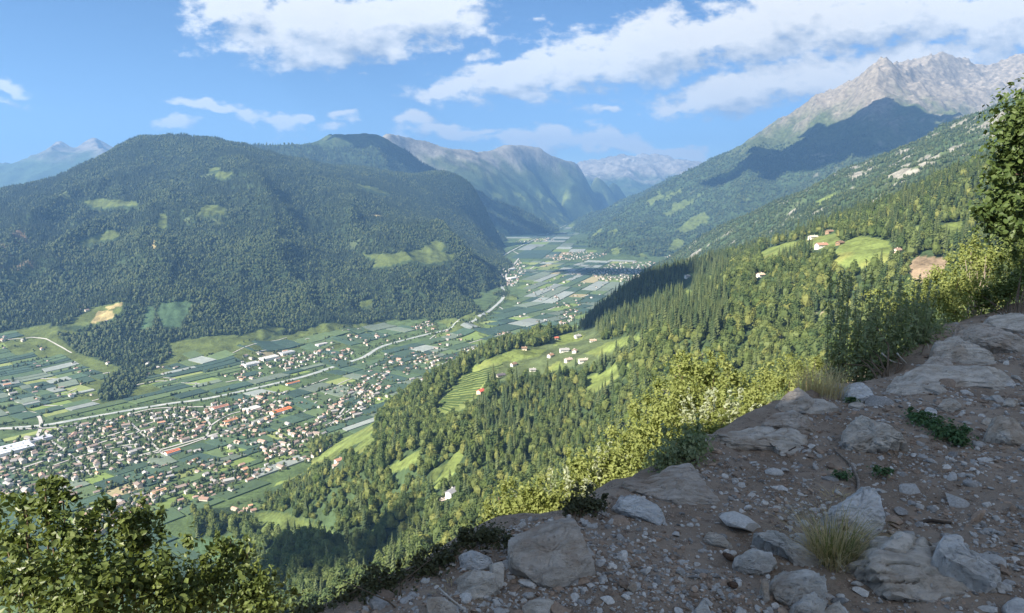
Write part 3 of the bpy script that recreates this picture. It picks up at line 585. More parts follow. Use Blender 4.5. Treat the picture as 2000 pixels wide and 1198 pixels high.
# ---- instancing: one object of points, prototypes picked by attribute
def scatter_object(name, pts, scale, rot, idx, sources, label, tilt=None):
    me = bpy.data.meshes.new(name); me.vertices.add(len(pts)); me.vertices.foreach_set('co', np.ascontiguousarray(pts, np.float32).ravel())
    a = me.attributes.new('scl', 'FLOAT_VECTOR', 'POINT'); a.data.foreach_set('vector', np.ascontiguousarray(scale, np.float32).ravel())
    a = me.attributes.new('rot', 'FLOAT_VECTOR', 'POINT'); a.data.foreach_set('vector', np.ascontiguousarray(rot, np.float32).ravel())
    a = me.attributes.new('idx', 'INT', 'POINT'); a.data.foreach_set('value', np.ascontiguousarray(idx, np.int32))
    o = link(name, me)
    ng = bpy.data.node_groups.new(name+'_nodes', 'GeometryNodeTree'); t = NT(ng)
    ng.interface.new_socket('Geometry', in_out='INPUT', socket_type='NodeSocketGeometry'); ng.interface.new_socket('Geometry', in_out='OUTPUT', socket_type='NodeSocketGeometry')
    gi = t.node('NodeGroupInput'); go = t.node('NodeGroupOutput'); iop = t.node('GeometryNodeInstanceOnPoints')
    mtp = t.node('GeometryNodeMeshToPoints'); t.l.new(gi.outputs[0], mtp.inputs[0]); t.l.new(mtp.outputs[0], iop.inputs['Points'])
    j = t.node('GeometryNodeJoinGeometry')
    g2i = t.node('GeometryNodeGeometryToInstance')
    for s in reversed(sources):
        oi = t.node('GeometryNodeObjectInfo'); oi.inputs['Object'].default_value = s; oi.inputs['As Instance'].default_value = True
        t.l.new(oi.outputs['Geometry'], j.inputs[0])
    t.l.new(j.outputs[0], iop.inputs['Instance']); iop.inputs['Pick Instance'].default_value = True
    def attr(nm, ty):
        n = t.node('GeometryNodeInputNamedAttribute', data_type=ty); n.inputs['Name'].default_value = nm
        return [s_ for s_ in n.outputs if s_.enabled][0]
    t.l.new(attr('idx', 'INT'), iop.inputs['Instance Index']); t.l.new(attr('scl', 'FLOAT_VECTOR'), iop.inputs['Scale'])
    e2r = t.node('FunctionNodeEulerToRotation'); t.l.new(attr('rot', 'FLOAT_VECTOR'), e2r.inputs[0]); t.l.new(e2r.outputs[0], iop.inputs['Rotation'])
    t.l.new(iop.outputs[0], go.inputs[0])
    md = o.modifiers.new('scatter', 'NODES'); md.node_group = ng
    prop(o, label, kind='stuff')
    return o
def scatter_points(L, mask, spacing, yr=None, tol=14, margin=40, thin=1.0):
    y0, y1 = yr or (math.exp(L.ly0), math.exp(L.ly1)); s0, s1 = L.sx[0], L.sx[-1]
    area = (s1-s0)*(y1*y1-y0*y0)/2; n = int(area/(spacing*spacing)*thin)
    y = np.sqrt(rng.random(n)*(y1*y1-y0*y0)+y0*y0); x = (s0+(s1-s0)*rng.random(n))*y
    vis = L.visible(tol).astype(float); m, _ = L.sample(mask*vis, x, y); z, ok = L.sample(L.z, x, y)
    px, py = proj(x, y, z)
    k = ok & (m > rng.random(n)*.5+.25) & (z > .5) & (px > -margin) & (px < 2000+margin) & (py < 1198+margin)
    return x[k], y[k], z[k], px[k], py[k]
def forest(name, L, mask, spacing, label, conif, size=1.0, sources='far', yr=None, extra_keep=None, thin=1.0, npro=(3, 3)):
    x, y, z, px, py = scatter_points(L, mask, spacing, yr, thin=thin)
    if extra_keep is not None:
        k = extra_keep(x, y, z, px, py); x, y, z, px, py = x[k], y[k], z[k], px[k], py[k]
    n = len(x); pc = np.clip(conif(x, y, z, px, py), 0, 1); isc = rng.random(n) < pc
    idx = np.where(isc, rng.integers(0, npro[0], n), npro[0]+rng.integers(0, npro[1], n))
    s = size*rng.uniform(.5, 1.4, n)*(1+.3*fbm(x, y, 150, 2, seed=3)); sc3 = np.stack([s*rng.uniform(.85, 1.15, n), s*rng.uniform(.85, 1.15, n), s*rng.uniform(.85, 1.2, n)], 1)
    rot = np.stack([rng.normal(0, .05, n), rng.normal(0, .05, n), rng.random(n)*6.283], 1)
    return np.stack([x, y, z-.4], 1), sc3, rot, idx, px, py
tot = {}
def far_forest(name, L, mask, spacing, label, conif, size, **kw):
    p, s, r, i, _, _ = forest(name, L, mask, spacing, label, conif, size, **kw); tot[name] = len(p)
    return scatter_object(name, p, s, r, i, protos['far'], label)
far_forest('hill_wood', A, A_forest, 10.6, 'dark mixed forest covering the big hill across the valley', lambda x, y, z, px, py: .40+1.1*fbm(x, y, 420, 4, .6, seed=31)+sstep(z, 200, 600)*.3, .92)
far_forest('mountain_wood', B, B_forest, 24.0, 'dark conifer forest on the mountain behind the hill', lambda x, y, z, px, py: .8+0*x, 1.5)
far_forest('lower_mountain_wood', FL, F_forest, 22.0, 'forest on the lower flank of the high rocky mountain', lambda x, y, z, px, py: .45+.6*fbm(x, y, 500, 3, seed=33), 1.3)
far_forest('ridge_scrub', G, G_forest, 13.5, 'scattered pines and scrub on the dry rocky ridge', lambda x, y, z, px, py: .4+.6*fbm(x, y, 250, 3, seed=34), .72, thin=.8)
# ---- near hillside wood; the 300 trees that show largest are things of their own
def near_conif(x, y, z, px, py):
    q = .10+.5*fbm(x, y, 130, 3, seed=35)
    q = np.where((px > 1120) & (px < 1420) & (py < 660), .95, q)        # dark spruce spur
    q = np.where((px > 930) & (px < 1260) & (py > 690) & (py < 900), q+.3, q)
    return np.where((px > 1420) & (py < 520), q+.35, q)
farm_px = [(939, 768), (978, 736), (1003, 715), (1040, 726), (1102, 688), (1122, 690), (1110, 706), (1075, 698), (1140, 706), (1024, 684), (1128, 660), (1158, 668), (1086, 663), (882, 966), (863, 980), (662, 903), (655, 912), (1604, 484), (1640, 478), (1588, 466), (1620, 456), (1752, 494), (1342, 543), (1485, 541)]
def clear_of_farms(x, y, z, px, py):
    k = np.ones(len(x), bool)
    for fx, fy in farm_px: k &= ~((np.abs(px-fx) < 13) & (py > fy-6) & (py < fy+22))
    return k
p, s, r, i, ppx, ppy = forest('hillside_wood', I, I_forest, 9.3, '', near_conif, 1.28, sources='near', yr=(480, 2600), npro=(3, 4), extra_keep=clear_of_farms)
i = np.where((ppx < 715) & (ppy > 1035) & (i >= 3), np.where(i % 2 == 0, 4, 6), i)
ledge_edge = np.array([(650, 1198), (1000, 1010), (1230, 930), (1420, 840), (1560, 765), (1730, 735), (1830, 640), (2000, 600)], float)
seen = (ppx > 10) & (ppx < 1960) & (ppy < np.interp(ppx, ledge_edge[:, 0], ledge_edge[:, 1])-70) & ~((ppx < 700) & (ppy > 1010)) & ~((ppx > 1600) & (ppy > 560)) & ~((ppx > 1280) & (ppy > 700))
big = np.where(seen, s[:, 2]*np.where(i < 3, 22, 14)/p[:, 1], 0); top = np.argsort(-big)[:290]; rest = np.ones(len(p), bool); rest[top] = False
scatter_object('hillside_wood', p[rest], s[rest], r[rest], i[rest], protos['near'], 'mixed sunlit forest on the near hillside'); tot['near'] = len(p)
trunk_me = None
def cone_mesh(name, r0, r1, h, sides=7, mat=None, z0=-.5):
    v = []; f = []
    for k, (z, q) in enumerate(((z0, r0*1.15), (h*.5, (r0+r1)*.5), (h, r1))):
        for i_ in range(sides): a = i_*6.283/sides; v.append((q*math.cos(a)+.04*k*r0, q*math.sin(a), z))
    for k in range(2):
        for i_ in range(sides): f.append((k*sides+i_, k*sides+(i_+1) % sides, (k+1)*sides+(i_+1) % sides, (k+1)*sides+i_))
    return mesh_py(name, v, f, True, mat or M_TRUNK)
trunk_me = cone_mesh('trunk', .28, .12, 9)
for q, k in enumerate(top):
    con = i[k] < 3; root = empty('spruce_tree' if con else 'broadleaf_tree', p[k], r[k][2]); root.scale = s[k]
    prop(root, 'dark pointed spruce among the trees of the sunlit hillside wood' if con else 'rounded green broadleaf tree in the sunlit hillside wood', 'tree', 'trees of the hillside wood, nearest ones')
    link('crown', protos['near'][i[k]].data, root); link('trunk', trunk_me, root)
print('TREES', tot)

# ------------------------------------------------------------------ unseen clouds placed above the frame to cast shadows on the land
m_, t_, b_, o_ = newmat('cloud_vapour'); b_.inputs['Base Color'].default_value = (.9, .9, .9, 1); b_.inputs['Roughness'].default_value = 1
for k, (px, py, Y, zc, rx, ry) in enumerate([(1590, 275, 8700, 3500, 1900, 950), (905, 387, 10300, 3500, 1050, 800), (1225, 600, 2050, 3500, 260, 170), (1180, 535, 5600, 3300, 480, 240), (655, 1115, 850, 3500, 105, 75)]):  # the last, smallest cloud is added only to darken the wooded knoll
    tx, ty, tz = W(px, py, Y); q = (zc-tz)/SUN_DIR.z; rr = np.random.default_rng(300+k); vv, ff, nv = [], [], 0
    for j in range(46):     # a heap of puffs, large in the middle, torn to small ones at the rim
        a_ = rr.uniform(0, 6.283); d_ = math.sqrt(rr.random()); g_ = (1.05-d_)*.42*rr.uniform(.7, 1.2)+.05; bm = bmesh.new(); bmesh.ops.create_icosphere(bm, subdivisions=2, radius=1)
        v = lumpy([x.co[:] for x in bm.verts], .4, 400+j); w_ = rx*g_, ry*g_*1.15, 60+120*g_
        vv.append(np.c_[v[:, 0]*w_[0]+d_*math.cos(a_)*rx, v[:, 1]*w_[1]+d_*math.sin(a_)*ry, np.maximum(v[:, 2], -.3)*w_[2]+rr.uniform(0, 40)]); ff.append(np.array([[q_.index for q_ in f_.verts] for f_ in bm.faces])+nv); nv += len(v); bm.free()
    o_ = link('cloud', mesh_np('cloud', np.vstack(vv), np.vstack(ff), True, m_), loc=(tx+SUN_DIR.x*q, ty+SUN_DIR.y*q, zc)); prop(o_, 'unseen cloud above the picture, placed to shade the land', kind='stuff')
# ------------------------------------------------------------------ valley floor: fields, river, roads, houses
M_FIELD = attr_mat('field_crops', .85, .16, .06, .5, 1.2)
def lay(L, arr, x, y):
    v, ok = L.sample(arr, x, y); return np.where(ok, v, -99)
A_open = A_fan*(1-A_wood2)
def open_land(x, y):
    """True on farmed land of the valley floor and the orchard fans"""
    x = np.asarray(x, float); y = np.asarray(y, float)
    ok = np.ones(x.shape, bool)
    za = lay(A, A.z, x, y); ok &= (za < .5) | (lay(A, A_open, x, y) > .5)
    for L in (B, C, FL, G): ok &= lay(L, L.z, x, y) < 1
    ok &= (lay(I, I.z, x, y) < 3)
    return ok
def pl(pts, z=0.0): return [onfloor(px, py, z)[:2] for px, py in pts]
river_px = [(-60, 842), (77, 832), (150, 820), (228, 806), (331, 789), (404, 779), (515, 755), (600, 734), (660, 714), (710, 698), (747, 677), (820, 657), (880, 643), (930, 625), (965, 600), (985, 578), (980, 560), (966, 535), (961, 521), (975, 505), (1000, 490), (1040, 470), (1089, 448), (1110, 438)]
road_px = [([(-40, 812), (20, 806), (60, 806), (76, 815), (80, 832), (74, 850), (60, 868), (20, 890), (-40, 905)], 9), ([(-40, 838), (77, 838), (200, 825), (280, 803), (330, 797), (420, 795)], 8), ([(-40, 737), (40, 738), (100, 741), (160, 738), (215, 728)], 7),
 ([(232, 762), (270, 752), (315, 745), (360, 749), (420, 750), (470, 742)], 7), ([(255, 735), (280, 735), (335, 740)], 5), ([(-40, 783), (30, 787), (75, 792), (130, 793), (180, 784), (200, 778)], 6), ([(360, 775), (380, 755), (383, 748)], 4),
 ([(70, 900), (140, 872), (220, 850), (300, 825)], 6), ([(90, 915), (180, 885), (240, 872), (270, 868)], 5), ([(110, 1005), (200, 945), (290, 905), (340, 880)], 5), ([(200, 905), (330, 880), (420, 850), (520, 815)], 6), ([(400, 840), (450, 810), (520, 795), (560, 770), (640, 740)], 6),
 ([(500, 690), (560, 672), (640, 652), (720, 640)], 5), ([(590, 808), (625, 780), (660, 752), (700, 735)], 5), ([(640, 840), (680, 790), (720, 750), (770, 715), (840, 690)], 6), ([(770, 700), (800, 690), (830, 670), (850, 655)], 5),
 ([(985, 560), (1000, 545), (1030, 530), (1060, 515), (1150, 500)], 9), ([(975, 600), (1010, 620), (1060, 610), (1110, 590), (1200, 560)], 6), ([(1000, 490), (1015, 500), (1000, 520), (988, 540), (1000, 560)], 10), ([(880, 690), (920, 670), (1000, 650), (1060, 640)], 6),
 ([(0, 930), (120, 890), (250, 850), (400, 812)], 7), ([(20, 960), (180, 915), (330, 875), (480, 830), (560, 800)], 7), ([(100, 862), (150, 900), (180, 930)], 6), ([(250, 822), (290, 860), (320, 890)], 6), ([(380, 802), (410, 830), (400, 860)], 6), ([(640, 830), (690, 795), (730, 750)], 6), ([(150, 760), (120, 770), (60, 772)], 4), ([(0, 665), (60, 660), (100, 668), (140, 690)], 5), ([(440, 700), (455, 690), (500, 672), (560, 660)], 4), ([(1110, 590), (1080, 570), (1090, 550), (1150, 535)], 6)]
def smooth_line(p, n=6):
    p = np.array(p, float); out = []
    q = np.vstack([2*p[0]-p[1], p, 2*p[-1]-p[-2]])
    for i_ in range(1, len(q)-2):
        for t_ in np.linspace(0, 1, n, endpoint=False):
            a, b, c_, d = q[i_-1], q[i_], q[i_+1], q[i_+2]
            out.append(.5*((2*b)+(-a+c_)*t_+(2*a-5*b+4*c_-d)*t_**2+(-a+3*b-3*c_+d)*t_**3))
    out.append(p[-1]); return np.array(out)
def ground_at_px(px, py):
    """point of the valley land seen at a pixel"""
    z = 0.0
    for _ in range(12):
        x, y, _z = onfloor(px, py, z); z = .5*z+.5*float(ground(np.array([x]), np.array([y]))[0])
    return (x, y)
def ribbon(name, line, width, dz, mat, vary=0.0, seed=1):
    line = np.asarray(line); d = np.gradient(line, axis=0); d /= np.linalg.norm(d, axis=1, keepdims=True); nrm = np.stack([-d[:, 1], d[:, 0]], 1)
    w = width*(1+vary*fbm(line[:, 0], line[:, 1], 120, 3, seed=seed)); v = []; f = []
    for k in range(5):
        q = line+nrm*((k/4-.5)*w)[:, None]; v.append(np.c_[q, ground(q[:, 0], q[:, 1])+dz])
    n = len(line); v = np.vstack(v)
    for k in range(4):
        for i_ in range(n-1): f.append((k*n+i_+1, k*n+i_, (k+1)*n+i_, (k+1)*n+i_+1))
    return link(name, mesh_np(name, v, np.array(f), True, mat))
M_ROAD = plain_mat('pale_road', (.40, .385, .355), .9, .15, .05)
m_, t_, b_, _o = newmat('river_water'); g_ = t_.node('ShaderNodeNewGeometry'); nn = t_.noise(g_.outputs['Position'], .04, 5, .6)
t_.l.new(t_.mixc(t_.smooth(nn, .42, .62), (.28, .31, .295, 1), (.42, .42, .39, 1)), b_.inputs['Base Color']); b_.inputs['Roughness'].default_value = .6; M_RIVER = m_
river_line = smooth_line(pl(river_px), 8)
prop(ribbon('river', river_line, 19, .9, M_RIVER, .35), kind='structure')
roads = []
for pts, w in road_px:
    ln = smooth_line([ground_at_px(*q) for q in pts], 8); roads.append((ln, w)); prop(ribbon('road', ln, w*(1+max(0, ln[:, 1].mean()-3000)/6000), 1.6, M_ROAD), kind='structure')
road_pts = np.vstack([np.stack([np.interp(np.arange(0, len(ln)-1, .1), np.arange(len(ln)), ln[:, q]) for q in (0, 1)], 1) for ln, w in roads])
# towns: outline in the photograph, number of houses, roof palette weights (brown, red, grey, orange)
towns = [([(-20, 892), (60, 852), (150, 828), (330, 800), (420, 795), (430, 822), (340, 850), (330, 862), (330, 893), (200, 925), (100, 960), (-20, 985)], 240, (4, 1.2, 3, .4), 'river town'),
 ([(380, 812), (420, 790), (560, 766), (566, 800), (500, 850), (390, 862), (335, 885), (335, 850)], 105, (3, 3, 1.5, .8), 'river town'),
 ([(430, 745), (470, 706), (530, 690), (700, 678), (690, 702), (600, 716), (520, 735), (450, 752)], 75, (3, 2, 2, .5), 'village on the far bank'),
 ([(640, 805), (700, 750), (762, 720), (745, 762), (705, 812), (650, 834), (610, 834)], 95, (3, 2, 2, .6), 'hillfoot village'), ([(540, 848), (600, 828), (640, 850), (560, 882)], 26, (3, 2, 2, .5), 'hillfoot village'),
 ([(190, 1012), (330, 940), (348, 952), (225, 1035)], 34, (3, 2.5, 2, .6), 'orchard hamlet'), ([(120, 1052), (250, 988), (262, 1012), (150, 1078)], 48, (3, 3, 1, .8), 'orchard hamlet'), ([(380, 965), (470, 908), (492, 925), (400, 980)], 26, (3, 2, 2, .5), 'orchard hamlet'),
 ([(265, 945), (330, 925), (335, 935), (270, 955)], 12, (3, 2, 2, 1), 'orchard hamlet'), ([(455, 1000), (492, 988), (498, 1003), (462, 1012)], 7, (1, 3, 0, 2), 'orchard hamlet'), ([(590, 895), (650, 880), (660, 890), (600, 905)], 6, (3, 1, 1, 0), 'orchard hamlet'), ([(500, 880), (560, 862), (600, 870), (520, 900)], 22, (3, 2, 2, .5), 'orchard hamlet'),
 ([(800, 640), (835, 628), (850, 636), (815, 645)], 14, (2, 3, 1, 0), 'far village'), ([(945, 682), (985, 640), (1003, 660), (972, 684)], 26, (2, 3, 1, .5), 'far village'), ([(1088, 632), (1112, 598), (1132, 612), (1105, 638)], 22, (2, 3, 1, .5), 'far village'),
 ([(975, 545), (985, 522), (1012, 508), (1034, 520), (1004, 562), (985, 556)], 60, (2, 2, 3, .2), 'far village'), ([(1065, 502), (1140, 490), (1185, 497), (1150, 509), (1080, 509)], 95, (2, 2, 2, .2), 'far village'),
 ([(1150, 534), (1200, 514), (1280, 513), (1288, 536), (1230, 552), (1170, 548)], 210, (2, 1, 4, 0), 'far village'), ([(1005, 472), (1078, 464), (1084, 470), (1012, 477)], 50, (2, 2, 2, 0), 'far village'), ([(1290, 498), (1310, 492), (1325, 500), (1300, 505)], 14, (2, 1, 2, 0), 'far village'),
 ([(100, 960), (560, 830), (640, 850), (560, 920), (250, 1040), (110, 1060)], 70, (3, 2, 2, .5), 'orchard farms'), ([(560, 790), (900, 660), (950, 690), (700, 810)], 60, (3, 2, 2, .5), 'orchard farms'),
 ([(280, 690), (345, 690), (345, 745), (285, 745)], 10, (3, 1, 1, 0), 'orchard farms'), ([(0, 655), (215, 700), (210, 790), (0, 800)], 26, (3, 2, 1, .5), 'orchard farms'), ([(150, 590), (225, 590), (215, 630), (140, 640)], 6, (3, 1, 1, 0), 'orchard farms'), ([(620, 660), (900, 640), (960, 700), (740, 745)], 60, (3, 2, 2, .4), 'orchard farms'), ([(1000, 560), (1200, 520), (1180, 600), (1020, 640)], 50, (3, 2, 2, .4), 'orchard farms')]
AX1 = np.array((.60, .80)); AX2 = np.array((.17, .985))
houses = []; taken = {}
def free_spot(x, y, d):
    cx, cy = int(x//20), int(y//20)
    for a in (-1, 0, 1):
        for b in (-1, 0, 1):
            for (u, v) in taken.get((cx+a, cy+b), ()):
                if (u-x)**2+(v-y)**2 < d*d: return False
    taken.setdefault((cx, cy), []).append((x, y)); return True
for poly, n, pal, tn in towns:
    P = np.array(poly); x0, y0 = P.min(0); x1, y1 = P.max(0); got = 0; tries = 0; pal = np.array(pal)/sum(pal)
    while got < n and tries < n*30:
        tries += 1; qx, qy = rng.uniform(x0, x1), rng.uniform(y0, y1)
        if not in_poly(np.array([qx]), np.array([qy]), poly)[0]: continue
        x, y, _z = onfloor(qx, qy)
        if qx < 250 and qy < 800 or tn == 'orchard farms': x, y = ground_at_px(qx, qy)
        if float(seg_dist(np.array([x]), np.array([y]), [tuple(q) for q in river_line[::3]])[0]) < 26: continue
        if y < 3000 and ((road_pts[:, 0]-x)**2+(road_pts[:, 1]-y)**2).min() < 121: continue
        if not free_spot(x, y, 17 if y < 4000 else 24): continue
        ax = AX1 if y < 4000 else AX2; rz = math.atan2(ax[1], ax[0])+rng.choice([0, math.pi/2])+rng.normal(0, .22)
        houses.append((x, y, float(ground(np.array([x]), np.array([y]))[0]), rz, rng.choice(4, p=pal), rng.uniform(.52, 1.0)*(1.25 if y > 4000 else 1), tn)); got += 1
ROOFC = [(.27, .21, .180), (.36, .235, .185), (.31, .295, .285), (.47, .26, .165)]
WALLC = [(.62, .59, .54), (.56, .51, .44), (.66, .64, .61), (.52, .46, .38)]
M_WALL = [plain_mat(f'house_plaster_{k}', WALLC[k], .85, .08, .3) for k in range(4)]; M_ROOF = [plain_mat(f'roof_tiles_{k}', ROOFC[k], .8, .18, .5, .4, .1, .25) for k in range(4)]
M_GLASS = plain_mat('window_glass', (.05, .06, .08), .15, .1, 1); M_WOOD = plain_mat('dark_timber', (.12, .07, .04), .85, .25, 2, .3, .02)
def box_v(x0, x1, y0, y1, z0, z1): return [(x, y, z) for z in (z0, z1) for y in (y0, y1) for x in (x0, x1)]
BOXF = [(0, 2, 3, 1), (4, 5, 7, 6), (0, 1, 5, 4), (2, 6, 7, 3), (0, 4, 6, 2), (1, 3, 7, 5)]
def gable_wall(L_, Wd, e, r): # length along x, ridge along x
    a, b = L_/2, Wd/2
    v = [(-a, -b, -2), (a, -b, -2), (a, b, -2), (-a, b, -2), (-a, -b, e), (a, -b, e), (a, b, e), (-a, b, e), (-a, 0, r-.15), (a, 0, r-.15)]
    return v, [(0, 3, 2, 1), (0, 1, 5, 4), (2, 3, 7, 6), (1, 2, 6, 9, 5), (3, 0, 4, 8, 7)]
def gable_roof(L_, Wd, e, r, o=1.0, th=.35):
    a, b = L_/2+o, Wd/2+o; k = (r-e)/(Wd/2); ee = e-k*o
    v = [(-a, -b, ee), (a, -b, ee), (a, 0, r), (-a, 0, r), (a, b, ee), (-a, b, ee)]; v += [(x, y, z+th) for x, y, z in v]
    return v, [(6, 7, 8, 9), (9, 8, 10, 11), (0, 3, 2, 1), (3, 5, 4, 2), (0, 1, 7, 6), (4, 5, 11, 10), (1, 2, 8, 7), (2, 4, 10, 8), (3, 0, 6, 9), (5, 3, 9, 11)]
house_types = []
for k in range(6):
    L_, Wd, e = [(14, 11, 6.2), (17, 12, 7.5), (12, 10, 5.2), (22, 12, 8.5), (13, 12, 8), (18, 10, 5.6)][k]
    r_ = e+Wd*.5*.5; wv, wf = gable_wall(L_, Wd, e, r_); rv, rf = gable_roof(L_, Wd, e, r_)
    house_types.append(((wv, wf), (rv, rf)))
HW = [[mesh_py('wall', *house_types[k][0], False, M_WALL[c_]) for c_ in range(4)] for k in range(6)]
HR = [[mesh_py('roof', *house_types[k][1], False, M_ROOF[c_]) for c_ in range(4)] for k in range(6)]
RN = ['brown', 'red', 'grey', 'orange']
order = sorted(range(len(houses)), key=lambda q: houses[q][1]); fv, ff, fc, nv = [], [], [], 0
def hidden_px(px, py): return (px < 330 and py > 1010) or px < 2 or px > 1998
cnt = 0
for q in order:
    x, y, z, rz, c_, s_, tn = houses[q]; k = int(rng.integers(0, 6)); wc = int(rng.integers(0, 4)); px, py = proj(x, y, z)
    if cnt < 285 and not hidden_px(px, py):
        cnt += 1; root = empty('house', (x, y, z), rz); root.scale = (s_, s_, s_*rng.uniform(.9, 1.1))
        prop(root, {'river town': f'small plastered house with a {RN[c_]} gable roof in the large town beside the river', 'orchard hamlet': f'small house with a {RN[c_]} gable roof strung out between the orchards in the lower left'}.get(tn, f'small house with a {RN[c_]} gable roof in the {tn}'), 'house', 'houses of the valley towns')
        link('wall', HW[k][wc], root); link('roof', HR[k][c_], root)
    else:
        ca, sa = math.cos(rz), math.sin(rz)
        for (v, f), colr in zip(house_types[k], (WALLC[wc], ROOFC[c_])):
            for p_ in v: fv.append((x+s_*(ca*p_[0]-sa*p_[1]), y+s_*(sa*p_[0]+ca*p_[1]), z+s_*p_[2])); fc.append(colr)
            for p_ in f: ff.append(tuple(nv+i_ for i_ in p_))
            nv += len(v)
me = mesh_py('distant_houses', fv, ff, False, attr_mat('far_house_paint', .85, .08, .3)); vcol(me, np.array(fc))
prop(link('distant_houses', me), 'many tiny houses of the villages farther up the valley', kind='stuff')
# larger halls that stand out in the towns: px, py, length, width, height, roof colour, label, category
def hall(px, py, L_, Wd, hgt, roofc, label, flat=False, rz=None, wallc=(.72, .70, .66), name='hall'):
    x, y = ground_at_px(px, py); z = float(ground(np.array([x]), np.array([y]))[0]); rz = math.atan2(AX1[1], AX1[0]) if rz is None else rz
    root = prop(empty(name, (x, y, z), rz), label, 'building', 'large halls of the valley towns'); r_ = hgt+(.6 if flat else Wd*.16)
    link('wall', mesh_py('wall', *gable_wall(L_, Wd, hgt, r_), False, plain_mat('hall_wall', wallc, .8, .08, .2)), root)
    rf = link('roof', mesh_py('roof', *gable_roof(L_, Wd, hgt, r_, .6, .5), False, plain_mat('hall_roof', roofc, .6, .12, .1)), root)
    for k in (-1, 1): link('skylight_strip', mesh_py('skylight_strip', box_v(-L_*.4, L_*.4, k*Wd*.25-.8, k*Wd*.25+.8, (hgt+r_)/2+.2, (hgt+r_)/2+.95), BOXF, False, M_GLASS), rf)
    return root
hall(549, 806, 62, 24, 8, (.62, .20, .07), 'big orange-roofed hall at the right end of the river town'); hall(572, 750, 50, 12, 5, (.60, .22, .08), 'long thin orange-roofed shed on the river bank')
hall(337, 888, 34, 16, 9, (.58, .20, .10), 'orange-red roofed hall at the near edge of the river town'); hall(492, 802, 44, 30, 8, (.62, .61, .58), 'pale flat-roofed hall in the right part of the river town', True)
hall(430, 800, 48, 20, 9, (.42, .20, .13), 'long reddish roofed hall in the middle of the river town'); hall(450, 826, 40, 14, 8, (.60, .28, .14), 'low orange hall below the middle of the river town'); hall(20, 882, 90, 60, 9, (.55, .58, .64), 'wide pale flat hall at the left edge beside the ring road', True)
hall(75, 862, 60, 24, 8, (.52, .52, .60), 'lilac-grey flat hall inside the ring road bend', True); hall(490, 714, 60, 34, 9, (.50, .50, .50), 'grey works hall on the far bank, leftmost of three', True); hall(525, 702, 70, 36, 9, (.60, .59, .56), 'pale works hall on the far bank, middle of three', True)
hall(560, 692, 60, 30, 9, (.44, .44, .44), 'grey works hall on the far bank, rightmost of three', True); hall(310, 965, 30, 14, 7, (.50, .32, .18), 'tan roofed farm hall between the orchard strips'); hall(628, 675, 50, 22, 8, (.55, .52, .5), 'pale shed with grey roof beyond the far-bank works', True)
hall(405, 650, 26, 20, 6, (.82, .84, .86), 'bright white roofed shed at the edge of the dark wood', True); hall(995, 527, 110, 60, 10, (.70, .66, .6), 'pale works hall beside the river bend far up the valley', True); hall(1000, 545, 90, 50, 10, (.72, .70, .68), 'white works hall just below the far river bend', True)
# ---- fields: parcels between lanes, the 290 nearest as pieces of the ground
PAL = [((.052, .088, .056), 3.2), ((.066, .104, .052), 3.0), ((.042, .074, .054), 3.4), ((.090, .130, .055), 2.6), ((.125, .155, .115), 3.4), ((.23, .255, .235), 3.6), ((.150, .205, .055), .5), ((.20, .235, .080), .4), ((.29, .25, .14), .4)]
town_polys = [t_[0] for t_ in towns if t_[1] > 12 and t_[3] != 'orchard farms']
road_sd = [(ln[::3] if len(ln) > 9 else ln, w) for ln, w in roads]
def split(x0, x1, y0, y1, tx, ty, out):
    w, h = x1-x0, y1-y0
    if w > tx*1.5 and (w/tx > h/ty or h <= ty*1.5): m = x0+w*rng.uniform(.38, .62); split(x0, m, y0, y1, tx, ty, out); split(m, x1, y0, y1, tx, ty, out)
    elif h > ty*1.5: m = y0+h*rng.uniform(.38, .62); split(x0, x1, y0, m, tx, ty, out); split(x0, x1, m, y1, tx, ty, out)
    else: out.append((x0, x1, y0, y1))
parcels = []
def frame(ax, u0, u1, v0, v1, sel, tx, ty):
    ax = ax/np.linalg.norm(ax); nx = np.array((ax[1], -ax[0])); o_ = []; bl = []; split(u0, u1, v0, v1, tx*4, ty*5, bl)
    for q_ in bl:
        k_ = rng.uniform(.7, 1.5); fl = rng.random() < .25; split(*q_, (ty*1.3 if fl else tx)*k_, (tx*.75 if fl else ty)*rng.uniform(.75, 1.5), o_)
    for (a, b, c_, d) in o_:
        m = ax*((a+b)/2)+nx*((c_+d)/2)
        if sel(m): parcels.append((ax, nx, a, b, c_, d))
frame(AX1, 100, 4600, -3600, 1300, lambda m: 1000 < m[1] < 2600, 105, 40)
frame(AX1, 300, 6000, -4600, 1600, lambda m: 2600 <= m[1] < 4000, 150, 62)
frame(np.array((.35, .94)), 2500, 9000, -5200, 3000, lambda m: 4000 <= m[1] < 6500, 230, 95)
frame(AX2, 5500, 16000, -4000, 4000, lambda m: 6500 <= m[1] < 14500, 420, 170)
